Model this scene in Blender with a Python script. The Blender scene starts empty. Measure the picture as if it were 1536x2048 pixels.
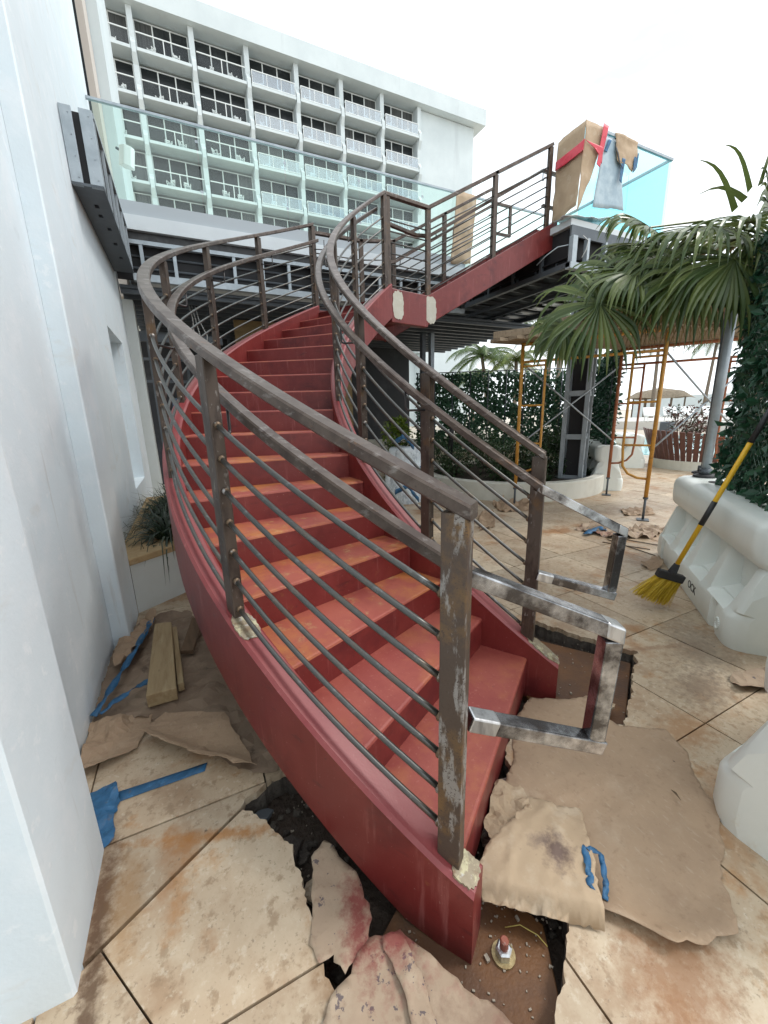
import bpy, bmesh, math, random
from mathutils import Vector, Matrix, noise as mnoise
from mathutils.geometry import delaunay_2d_cdt
random.seed(7)
SC = bpy.context.scene
COL = SC.collection
# ------------------------------------------------------------------ camera
H = 1.4782
cam = bpy.data.cameras.new('camera')
cam.sensor_fit = 'VERTICAL'; cam.sensor_height = 36.0; cam.lens = 794.434 / 2048 * 36.0
cam.clip_start = 0.05; cam.clip_end = 2000
cam_o = bpy.data.objects.new('camera', cam); COL.objects.link(cam_o)
RX = Vector((0.89890625, -0.43748335, -0.02399719))
RY = Vector((0.12564706, 0.20492517, 0.97067940))
RZ = Vector((-0.41973845, -0.87556495, 0.23917702))
m = Matrix.Identity(4)
for i in range(3):
    m[i][0] = RX[i]; m[i][1] = RY[i]; m[i][2] = RZ[i]
m[2][3] = H
cam_o.matrix_world = m
SC.camera = cam_o
SC.render.resolution_x = 768; SC.render.resolution_y = 1024
# ------------------------------------------------------------------ sky, sun, exposure
W = bpy.data.worlds.new('World'); SC.world = W; W.use_nodes = True
nt = W.node_tree; nt.nodes.clear()
out = nt.nodes.new('ShaderNodeOutputWorld'); bg = nt.nodes.new('ShaderNodeBackground')
sky = nt.nodes.new('ShaderNodeTexSky'); sky.sky_type = 'NISHITA'; sky.sun_disc = False
SUN_EL, SUN_AZ = 54.0, 112.0
sky.sun_elevation = math.radians(SUN_EL); sky.sun_rotation = math.radians(SUN_AZ)
sky.air_density = 1.0; sky.dust_density = 2.0
tc = nt.nodes.new('ShaderNodeTexCoord')
mp = nt.nodes.new('ShaderNodeMapping'); mp.inputs['Scale'].default_value = (1.6, 1.6, 5.0)
nz = nt.nodes.new('ShaderNodeTexNoise'); nz.inputs['Scale'].default_value = 1.7; nz.inputs['Detail'].default_value = 6
rp = nt.nodes.new('ShaderNodeValToRGB')
rp.color_ramp.elements[0].position = 0.33; rp.color_ramp.elements[0].color = (0.5, 0.5, 0.5, 1)
rp.color_ramp.elements[1].position = 0.47; rp.color_ramp.elements[1].color = (1, 1, 1, 1)
mx = nt.nodes.new('ShaderNodeMix'); mx.data_type = 'RGBA'
mx.inputs['B'].default_value = (11.5, 12.2, 12.7, 1)
nt.links.new(tc.outputs['Generated'], mp.inputs['Vector']); nt.links.new(mp.outputs[0], nz.inputs['Vector'])
nt.links.new(nz.outputs['Fac'], rp.inputs[0]); nt.links.new(rp.outputs[0], mx.inputs['Factor'])
nt.links.new(sky.outputs[0], mx.inputs['A']); nt.links.new(mx.outputs['Result'], bg.inputs['Color'])
bg.inputs['Strength'].default_value = 0.10
nt.links.new(bg.outputs[0], out.inputs[0])
sun = bpy.data.lights.new('sun', 'SUN'); sun.energy = 1.25; sun.angle = math.radians(14); sun.color = (1, 0.965, 0.92)
sun_o = bpy.data.objects.new('sun', sun); COL.objects.link(sun_o)
_el, _az = math.radians(SUN_EL), math.radians(SUN_AZ)
_d = Vector((math.sin(_az) * math.cos(_el), math.cos(_az) * math.cos(_el), math.sin(_el)))   # towards the sun
sun_o.rotation_euler = (-_d).to_track_quat('-Z', 'Y').to_euler()
SC.view_settings.view_transform = 'Standard'; SC.view_settings.look = 'None'
SC.view_settings.gamma = 1; SC.view_settings.exposure = 0.5; SC.view_settings.use_curve_mapping = False
SC.render.engine = 'CYCLES'
SC.cycles.max_bounces = 6; SC.cycles.diffuse_bounces = 3; SC.cycles.glossy_bounces = 3; SC.cycles.caustics_reflective = False; SC.cycles.caustics_refractive = False; SC.cycles.transparent_max_bounces = 24
# ------------------------------------------------------------------ materials
MATS = {}
def mat(name, base, rough=0.6, metal=0.0, layers=(), bump=None, rnd=0.0, spec=0.5, trans=0.0, coord='P', roughvar=0.0, stains=()):
    """layers: (colour, scale, lo, hi, strength) - noise-masked colours laid over the base"""
    if name in MATS: return MATS[name]
    M = bpy.data.materials.new(name); M.use_nodes = True
    n = M.node_tree; b = n.nodes['Principled BSDF']
    b.inputs['Roughness'].default_value = rough; b.inputs['Metallic'].default_value = metal
    b.inputs['Specular IOR Level'].default_value = spec
    if trans: b.inputs['Transmission Weight'].default_value = trans
    b.inputs['Base Color'].default_value = (*base, 1)
    if coord == 'P': src = n.nodes.new('ShaderNodeNewGeometry').outputs['Position']
    else: src = n.nodes.new('ShaderNodeTexCoord').outputs['Object']
    cur = None
    for i, (c, s, lo, hi, st) in enumerate(layers):
        mpn = n.nodes.new('ShaderNodeMapping')
        if isinstance(s, (tuple, list)): mpn.inputs['Scale'].default_value = s
        else: mpn.inputs['Scale'].default_value = (s, s, s)
        mpn.inputs['Location'].default_value = (i * 3.7, i * 1.9, i * 5.1)
        n.links.new(src, mpn.inputs['Vector'])
        t = n.nodes.new('ShaderNodeTexNoise'); t.inputs['Scale'].default_value = 1.0
        t.inputs['Detail'].default_value = 7; t.inputs['Roughness'].default_value = 0.65
        n.links.new(mpn.outputs[0], t.inputs['Vector'])
        r_ = n.nodes.new('ShaderNodeMapRange'); r_.inputs['From Min'].default_value = lo; r_.inputs['From Max'].default_value = hi
        r_.inputs['To Max'].default_value = st; n.links.new(t.outputs['Fac'], r_.inputs['Value'])
        x = n.nodes.new('ShaderNodeMix'); x.data_type = 'RGBA'
        n.links.new(r_.outputs[0], x.inputs['Factor'])
        if cur is None: x.inputs['A'].default_value = (*base, 1)
        else: n.links.new(cur, x.inputs['A'])
        x.inputs['B'].default_value = (*c, 1); cur = x.outputs['Result']
        if i == 0 and roughvar:
            rr = n.nodes.new('ShaderNodeMapRange'); rr.inputs['To Min'].default_value = rough - roughvar; rr.inputs['To Max'].default_value = rough + roughvar
            n.links.new(t.outputs['Fac'], rr.inputs['Value']); n.links.new(rr.outputs[0], b.inputs['Roughness'])
    for (cu, cv, ru, rv, rot, c, st) in stains:
        mpn = n.nodes.new('ShaderNodeMapping'); mpn.vector_type = 'TEXTURE'
        mpn.inputs['Location'].default_value = (cu, cv, 0); mpn.inputs['Rotation'].default_value = (0, 0, rot); mpn.inputs['Scale'].default_value = (ru, rv, 1000)
        n.links.new(src, mpn.inputs['Vector'])
        ln = n.nodes.new('ShaderNodeVectorMath'); ln.operation = 'LENGTH'; n.links.new(mpn.outputs[0], ln.inputs[0])
        t = n.nodes.new('ShaderNodeTexNoise'); t.inputs['Scale'].default_value = 26; t.inputs['Detail'].default_value = 6; t.inputs['Roughness'].default_value = .7
        n.links.new(src, t.inputs['Vector'])
        ad = n.nodes.new('ShaderNodeMath'); ad.operation = 'MULTIPLY_ADD'; ad.inputs[1].default_value = 2.4; n.links.new(t.outputs['Fac'], ad.inputs[0]); n.links.new(ln.outputs['Value'], ad.inputs[2])
        r_ = n.nodes.new('ShaderNodeMapRange'); r_.inputs['From Min'].default_value = 2.25; r_.inputs['From Max'].default_value = 1.45; r_.inputs['To Min'].default_value = 0; r_.inputs['To Max'].default_value = st
        n.links.new(ad.outputs[0], r_.inputs['Value'])
        x = n.nodes.new('ShaderNodeMix'); x.data_type = 'RGBA'; n.links.new(r_.outputs[0], x.inputs['Factor'])
        if cur is None: x.inputs['A'].default_value = (*base, 1)
        else: n.links.new(cur, x.inputs['A'])
        x.inputs['B'].default_value = (*c, 1); cur = x.outputs['Result']
    if rnd:
        oi = n.nodes.new('ShaderNodeObjectInfo')
        rr = n.nodes.new('ShaderNodeMapRange'); rr.inputs['To Min'].default_value = 1 - rnd; rr.inputs['To Max'].default_value = 1 + rnd
        n.links.new(oi.outputs['Random'], rr.inputs['Value'])
        hs = n.nodes.new('ShaderNodeHueSaturation'); n.links.new(rr.outputs[0], hs.inputs['Value'])
        if cur is None: hs.inputs['Color'].default_value = (*base, 1)
        else: n.links.new(cur, hs.inputs['Color'])
        cur = hs.outputs[0]
    if cur is not None: n.links.new(cur, b.inputs['Base Color'])
    if bump:
        t = n.nodes.new('ShaderNodeTexNoise'); t.inputs['Scale'].default_value = bump[0]; t.inputs['Detail'].default_value = 5
        n.links.new(src, t.inputs['Vector'])
        bp = n.nodes.new('ShaderNodeBump'); bp.inputs['Strength'].default_value = bump[1]; bp.inputs['Distance'].default_value = bump[2] if len(bump) > 2 else 0.01
        n.links.new(t.outputs['Fac'], bp.inputs['Height']); n.links.new(bp.outputs[0], b.inputs['Normal'])
    MATS[name] = M
    return M
def leafmat(name, base, other, rough=0.45, scale=6.0, rnd=0.25):
    if name in MATS: return MATS[name]
    M = bpy.data.materials.new(name); M.use_nodes = True
    n = M.node_tree; b = n.nodes['Principled BSDF']; b.inputs['Roughness'].default_value = rough
    g = n.nodes.new('ShaderNodeNewGeometry')
    mxn = n.nodes.new('ShaderNodeMix'); mxn.data_type = 'RGBA'
    mxn.inputs['A'].default_value = (*base, 1); mxn.inputs['B'].default_value = (*other, 1)
    n.links.new(g.outputs['Random Per Island'], mxn.inputs['Factor'])
    n.links.new(mxn.outputs['Result'], b.inputs['Base Color'])
    tr = n.nodes.new('ShaderNodeBsdfTranslucent'); n.links.new(mxn.outputs['Result'], tr.inputs['Color'])
    ms = n.nodes.new('ShaderNodeMixShader'); ms.inputs[0].default_value = 0.22
    o = n.nodes['Material Output']
    n.links.new(b.outputs[0], ms.inputs[1]); n.links.new(tr.outputs[0], ms.inputs[2]); n.links.new(ms.outputs[0], o.inputs['Surface'])
    MATS[name] = M
    return M
def glassmat(name, tint, rough=0.02, ior=1.45, refl=1.0):
    if name in MATS: return MATS[name]
    M = bpy.data.materials.new(name); M.use_nodes = True
    n = M.node_tree; n.nodes.remove(n.nodes['Principled BSDF']); o = n.nodes['Material Output']
    t = n.nodes.new('ShaderNodeBsdfTransparent'); t.inputs[0].default_value = (*tint, 1)
    g = n.nodes.new('ShaderNodeBsdfGlossy'); g.inputs['Roughness'].default_value = rough; g.inputs[0].default_value = (refl, refl, refl, 1)
    lw = n.nodes.new('ShaderNodeLayerWeight'); lw.inputs['Blend'].default_value = 0.5
    pw = n.nodes.new('ShaderNodeMath'); pw.operation = 'POWER'; pw.inputs[1].default_value = 4.0; n.links.new(lw.outputs['Facing'], pw.inputs[0])
    f = n.nodes.new('ShaderNodeMath'); f.operation = 'MULTIPLY_ADD'; f.inputs[1].default_value = 0.8; f.inputs[2].default_value = (ior - 1) ** 2 / (ior + 1) ** 2; n.links.new(pw.outputs[0], f.inputs[0])
    ms = n.nodes.new('ShaderNodeMixShader')
    n.links.new(f.outputs[0], ms.inputs[0]); n.links.new(t.outputs[0], ms.inputs[1]); n.links.new(g.outputs[0], ms.inputs[2]); n.links.new(ms.outputs[0], o.inputs['Surface'])
    MATS[name] = M
    return M
# paints and metals
RISER = mat('red_paint', (0.165, 0.021, 0.019), 0.42, layers=[((0.21, 0.034, 0.03), 5, .45, .66, .7), ((0.33, 0.11, 0.10), (30, 30, 2.2), .58, .68, .45), ((0.42, 0.28, 0.25), 80, .665, .69, .6), ((0.06, 0.012, 0.014), (5, 5, 22), .60, .68, .5), ((0.085, 0.010, 0.012), 3, .52, .66, .7), ((0.22, 0.07, 0.03), 16, .64, .70, .55), ((0.05, 0.02, 0.02), 34, .66, .70, .6)], bump=(160, .12, .003))
TREAD = mat('worn_red_paint', (0.33, 0.078, 0.056), 0.55, layers=[((0.26, 0.048, 0.04), 4, .42, .6, .8), ((0.40, 0.13, 0.055), 3.2, .52, .64, .6), ((0.10, 0.05, 0.05), 9, .70, .76, .6), ((0.50, 0.20, 0.16), 60, .60, .68, .4), ((0.20, 0.04, 0.04), 40, .62, .7, .4)], bump=(220, .25, .002))
TREADD = mat('dusty_red_paint', (0.34, 0.082, 0.055), 0.6, layers=[((0.27, 0.05, 0.04), 3, .45, .6, .8), ((0.45, 0.165, 0.04), 2.6, .46, .60, .75), ((0.42, 0.25, 0.11), 12, .58, .66, .6), ((0.10, 0.05, 0.05), 9, .70, .76, .6), ((0.24, 0.05, 0.04), 45, .60, .68, .5)], bump=(220, .25, .002))
STRTOP = mat('faded_red_paint', (0.25, 0.055, 0.055), 0.4, layers=[((0.22, 0.03, 0.035), 4, .45, .65, .7), ((0.42, 0.16, 0.15), 30, .62, .72, .5)], bump=(160, .15, .003))
STEEL = mat('raw_brown_steel', (0.105, 0.078, 0.063), 0.4, 0.4, layers=[((0.06, 0.04, 0.032), 9, .45, .60, .9), ((0.30, 0.27, 0.25), (16, 16, 40), .56, .66, .5), ((0.05, 0.036, 0.03), (60, 60, 60), .60, .66, .6), ((0.24, 0.11, 0.035), 13, .62, .74, .6)], bump=(120, .15, .002), roughvar=.12)
RUSTP = mat('rusty_post_steel', (0.085, 0.063, 0.05), 0.46, 0.4, layers=[((0.15, 0.08, 0.03), 7, .55, .68, .7), ((0.035, 0.024, 0.02), (14, 14, 5), .5, .62, .8), ((0.30, 0.28, 0.26), (45, 45, 20), .61, .66, .5)], bump=(90, .2, .003))
FLAKY = mat('flaking_post_steel', (0.085, 0.06, 0.046), 0.5, 0.3, layers=[((0.20, 0.115, 0.045), 7, .5, .66, .8), ((0.33, 0.315, 0.30), (12, 12, 3.6), .545, .59, .8), ((0.075, 0.05, 0.04), 130, .57, .60, .9)], bump=(90, .25, .003))
BAR = mat('dark_bar_steel', (0.10, 0.10, 0.095), 0.33, 0.75, layers=[((0.16, 0.12, 0.085), 12, .5, .7, .6), ((0.27, 0.28, 0.28), 25, .58, .7, .5)])
BLACKST = mat('mill_black_steel', (0.085, 0.08, 0.08), 0.22, 0.85, layers=[((0.60, 0.61, 0.63), (5, 5, 5), .44, .60, .85), ((0.10, 0.07, 0.055), 14, .55, .7, .6)])
SILV = mat('ground_silver_steel', (0.62, 0.63, 0.64), 0.3, 0.85, layers=[((0.30, 0.30, 0.31), (40, 40, 8), .45, .65, .7)])
WELD = mat('weld_bead_steel', (0.16, 0.11, 0.07), 0.45, 0.6, layers=[((0.5, 0.5, 0.5), 30, .55, .65, .7)])
GALV = mat('galvanised_steel', (0.40, 0.45, 0.485), 0.42, 0.3, layers=[((0.30, 0.345, 0.38), 6, .42, .6, .7), ((0.52, 0.57, 0.60), 30, .6, .7, .4), ((0.18, 0.16, 0.14), 22, .66, .72, .5)])
GALVD = mat('dull_dark_steel', (0.10, 0.115, 0.13), 0.5, 0.35, layers=[((0.15, 0.165, 0.18), 8, .5, .7, .6)])
BLACK = mat('dark_cavity', (0.012, 0.012, 0.014), 0.7)  # near-black colour, mostly stands for shade inside hollow framing
PLASTER = mat('white_plaster', (0.72, 0.80, 0.845), 0.55, layers=[((0.69, 0.755, 0.79), 1.3, .42, .6, .7), ((0.80, 0.84, 0.87), 4, .5, .66, .6), ((0.55, 0.60, 0.63), 9, .62, .72, .35), ((0.50, 0.47, 0.41), 34, .715, .75, .5), ((0.60, 0.565, 0.50), (2, 2, 5), .60, .72, .4), ((0.52, 0.52, 0.50), (16, 16, 1.2), .62, .70, .4), ((0.86, 0.89, 0.91), 11, .60, .66, .5)], bump=(65, .22, .004))
PLASTER2 = mat('cream_plaster', (0.66, 0.69, 0.675), 0.6, layers=[((0.60, 0.62, 0.59), 2, .4, .65, .7), ((0.46, 0.42, 0.35), 30, .70, .75, .5)], bump=(110, .35, .006))
HOTEL = mat('hotel_white_paint', (0.60, 0.665, 0.68), 0.6, layers=[((0.53, 0.595, 0.615), .35, .42, .6, .7), ((0.46, 0.51, 0.53), (.8, .8, .12), .57, .7, .5), ((0.40, 0.42, 0.41), 3, .66, .74, .4)])
FASCIA = mat('terrace_white_metal', (0.62, 0.665, 0.69), 0.45, layers=[((0.54, 0.58, 0.61), 2, .45, .65, .5)])
TILE = mat('stone_floor_tile', (0.455, 0.345, 0.235), 0.5, layers=[((0.57, 0.465, 0.335), 1.4, .45, .58, .85), ((0.34, 0.22, 0.13), 3.1, .50, .64, .8), ((0.27, 0.18, 0.105), 24, .54, .64, .65), ((0.62, 0.54, 0.42), 40, .56, .66, .5), ((0.34, 0.15, 0.045), 2.1, .575, .68, .75), ((0.40, 0.19, 0.06), 6, .60, .68, .5), ((0.20, 0.14, 0.09), 75, .60, .68, .6), ((0.07, 0.06, 0.05), 19, .69, .73, .75)], bump=(70, .3, .003), rnd=.15,
    stains=[(-.10, 1.30, .36, .030, math.radians(-21), (.40, .17, .04), .75), (-.43, 1.24, .05, .30, 0, (.13, .06, .025), .9), (-.36, 1.2, .06, .22, 0, (.36, .20, .08), .6), (-.42, .95, .035, .3, 0, (.11, .06, .03), .85),
            (1.0, .33, .22, .16, .4, (.27, .12, .045), .75), (1.25, .10, .3, .14, .6, (.36, .17, .05), .6), (1.95, .80, .22, .12, 0, (.33, .16, .06), .7), (2.35, .95, .25, .16, .3, (.18, .12, .08), .7), (2.3, 1.35, .5, .03, -.35, (.25, .12, .06), .6), (1.62, .60, .2, .05, .9, (.30, .15, .06), .5), (2.75, 1.15, .4, .2, .7, (.17, .13, .10), .55), (.2, .78, .10, .12, 0, (.25, .13, .05), .6)])
MORTAR = mat('mortar_bed', (0.10, 0.085, 0.07), 0.9, layers=[((0.045, 0.036, 0.03), 9, .45, .6, .9), ((0.22, 0.20, 0.17), 22, .62, .7, .6)], bump=(40, .8, .02))
DIRT = mat('dark_wet_dirt', (0.055, 0.038, 0.028), 0.8, layers=[((0.07, 0.045, 0.03), 9, .5, .7, .8), ((0.16, 0.14, 0.12), 60, .66, .7, .6)], bump=(35, 1.0, .03))
RUSTPL = mat('rusty_base_plate', (0.105, 0.048, 0.022), 0.55, 0.1, layers=[((0.17, 0.072, 0.022), 5, .45, .65, .8), ((0.05, 0.035, 0.028), 3, .52, .68, .8), ((0.28, 0.22, 0.17), 90, .66, .7, .6)], bump=(80, .5, .004))
PAPER = mat('kraft_paper', (0.385, 0.265, 0.17), 0.75, layers=[((0.33, 0.225, 0.145), 2.5, .47, .6, .75), ((0.44, 0.325, 0.225), 5, .55, .66, .55), ((0.26, 0.165, 0.10), 38, .56, .68, .5), ((0.50, 0.40, 0.30), (90, 30, 60), .58, .68, .4), ((0.08, 0.05, 0.045), 18, .685, .71, .8), ((0.30, 0.19, 0.12), 9, .60, .68, .5)], bump=(22, .45, .01))
PAPERG = mat('clean_kraft_paper', (0.43, 0.315, 0.205), 0.75, layers=[((0.40, 0.29, 0.19), 4, .45, .6, .7), ((0.52, 0.42, 0.31), 9, .55, .66, .5), ((0.26, 0.18, 0.13), 60, .63, .7, .5)], bump=(18, .35, .01), stains=[(.925, .665, .075, .055, .8, (.10, .06, .055), .85), (.90, .72, .05, .03, .2, (.12, .08, .07), .6)])
PAPERR = mat('paint_splashed_paper', (0.385, 0.285, 0.20), 0.75, layers=[((0.25, 0.05, 0.045), 3.6, .54, .64, .7), ((0.46, 0.37, 0.27), 7, .55, .66, .6), ((0.24, 0.15, 0.10), 30, .57, .68, .5), ((0.09, 0.07, 0.085), 26, .61, .63, .85), ((0.20, 0.12, 0.08), 4, .56, .66, .6)], bump=(22, .5, .01), stains=[(.28, .82, .06, .16, -.3, (.20, .035, .03), .9), (.36, .74, .08, .07, 0, (.24, .035, .035), .8)])
TAPEB = mat('blue_masking_tape', (0.028, 0.125, 0.26), 0.6, layers=[((0.02, 0.085, 0.17), 14, .46, .6, .8), ((0.06, 0.20, 0.37), 30, .55, .65, .6), ((0.16, 0.12, 0.09), 11, .58, .66, .7), ((0.13, 0.14, 0.15), 24, .6, .68, .6)])
TAPER = mat('red_tape', (0.62, 0.045, 0.075), 0.45, layers=[((0.45, 0.02, 0.04), 12, .5, .65, .7)])
WOOD = mat('weathered_timber', (0.36, 0.26, 0.14), 0.75, layers=[((0.27, 0.18, 0.09), (30, 3, 30), .45, .62, .8), ((0.44, 0.35, 0.21), (45, 4, 45), .55, .7, .6), ((0.09, 0.06, 0.035), (60, 9, 60), .66, .7, .7)], bump=(50, .4, .004))
PLANK = mat('scaffold_plank', (0.33, 0.25, 0.17), 0.8, layers=[((0.22, 0.165, 0.11), (6, 40, 20), .45, .62, .8), ((0.42, 0.35, 0.26), 9, .55, .7, .5)], bump=(50, .4, .004))
PLY = mat('brown_plywood', (0.27, 0.19, 0.09), 0.75, layers=[((0.19, 0.13, 0.06), (4, 4, 14), .45, .65, .8)])
YEL = mat('scaffold_yellow', (0.58, 0.29, 0.05), 0.5, 0.05, layers=[((0.40, 0.17, 0.035), 9, .48, .66, .8), ((0.20, 0.085, 0.03), 26, .58, .66, .7), ((0.5, 0.47, 0.40), 30, .66, .7, .5)])
ORG = mat('scaffold_rust_red', (0.40, 0.14, 0.06), 0.6, 0.05, layers=[((0.24, 0.08, 0.035), 12, .48, .66, .8)])
PLAST = mat('white_barrier_plastic', (0.80, 0.835, 0.79), 0.33, layers=[((0.73, 0.775, 0.735), 2.5, .42, .6, .6), ((0.62, 0.52, 0.34), 5, .64, .76, .5), ((0.30, 0.28, 0.22), 60, .70, .74, .4)], bump=(90, .12, .004))
STUCCO = mat('white_planter_stucco', (0.66, 0.65, 0.575), 0.7, layers=[((0.54, 0.52, 0.44), 4, .45, .7, .6), ((0.27, 0.25, 0.2), 20, .68, .74, .5)], bump=(80, .4, .006))
STONECAP = mat('tan_stone_cap', (0.47, 0.33, 0.17), 0.7, layers=[((0.37, 0.24, 0.11), 8, .45, .65, .8), ((0.56, 0.45, 0.30), 16, .55, .7, .6), ((0.16, 0.10, 0.06), 26, .65, .72, .6)], bump=(60, .4, .006))
SOIL = mat('planting_soil', (0.035, 0.026, 0.018), 0.9, layers=[((0.09, 0.07, 0.05), 16, .55, .7, .8)], bump=(30, 1, .03))
BROOMY = mat('broom_yellow', (0.80, 0.46, 0.02), 0.4)
BRIST = mat('broom_bristle_yellow', (0.66, 0.45, 0.03), 0.6, layers=[((0.45, 0.26, 0.03), 60, .5, .65, .6)])
RUBBER = mat('black_rubber', (0.022, 0.022, 0.024), 0.5, layers=[((0.10, 0.10, 0.10), 30, .64, .7, .5)])
REDWOOD = mat('red_brown_slat', (0.135, 0.058, 0.045), 0.55, layers=[((0.085, 0.035, 0.03), (14, 14, 3), .45, .65, .7)])
BARE = mat('scraped_primer', (0.50, 0.48, 0.41), 0.6, layers=[((0.47, 0.44, 0.36), 7, .45, .62, .8), ((0.60, 0.59, 0.52), 16, .55, .7, .7), ((0.35, 0.25, 0.13), 30, .66, .72, .5)], bump=(60, .5, .003))
BAREM = mat('scraped_bare_metal', (0.27, 0.22, 0.15), 0.5, 0.2, layers=[((0.52, 0.48, 0.30), 26, .52, .60, .8), ((0.45, 0.44, 0.42), 40, .58, .64, .7), ((0.17, 0.10, 0.05), 18, .55, .66, .8)], bump=(70, .5, .003))
GLASS = glassmat('green_tinted_glass', (0.90, 0.985, 0.96))
GLASSB = glassmat('blue_green_glass', (0.72, 0.92, 0.945))
GLASSL = glassmat('faint_balcony_glass', (0.97, 0.98, 0.98), .03, 1.2)
GLASSC = glassmat('balcony_clear_glass', (0.78, 0.86, 0.90), .05, 2.9)
PANE2 = mat('curtained_window_glass', (0.10, 0.105, 0.105), 0.2, layers=[((0.05, 0.052, 0.052), (9, 9, .1), .45, .58, .8)], spec=.25)
PANE = mat('dark_window_glass', (0.02, 0.024, 0.026), 0.16, 0.0, layers=[((0.055, 0.062, 0.064), (.35, .35, .6), .50, .62, .7), ((0.02, 0.022, 0.026), (2.5, 2.5, .2), .5, .62, .7)], spec=.25)
FRAMEW = mat('white_window_frame', (0.74, 0.78, 0.78), 0.5)
PLWHITE = mat('white_plastic_chair', (0.80, 0.82, 0.81), 0.45)
BLUEFILM = mat('pale_blue_film', (0.30, 0.40, 0.47), 0.3, layers=[((0.45, 0.55, 0.60), 5, .45, .6, .8)])
FILM = glassmat('clear_plastic_film', (0.86, 0.89, 0.91), .16, 1.6)
PLASTW = mat('crumpled_plastic_film', (0.66, 0.72, 0.76), 0.2, layers=[((0.36, 0.41, 0.45), (14, 14, 5), .50, .58, .8), ((0.85, 0.9, 0.93), 22, .56, .64, .8)], bump=(14, .6, .03))
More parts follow.
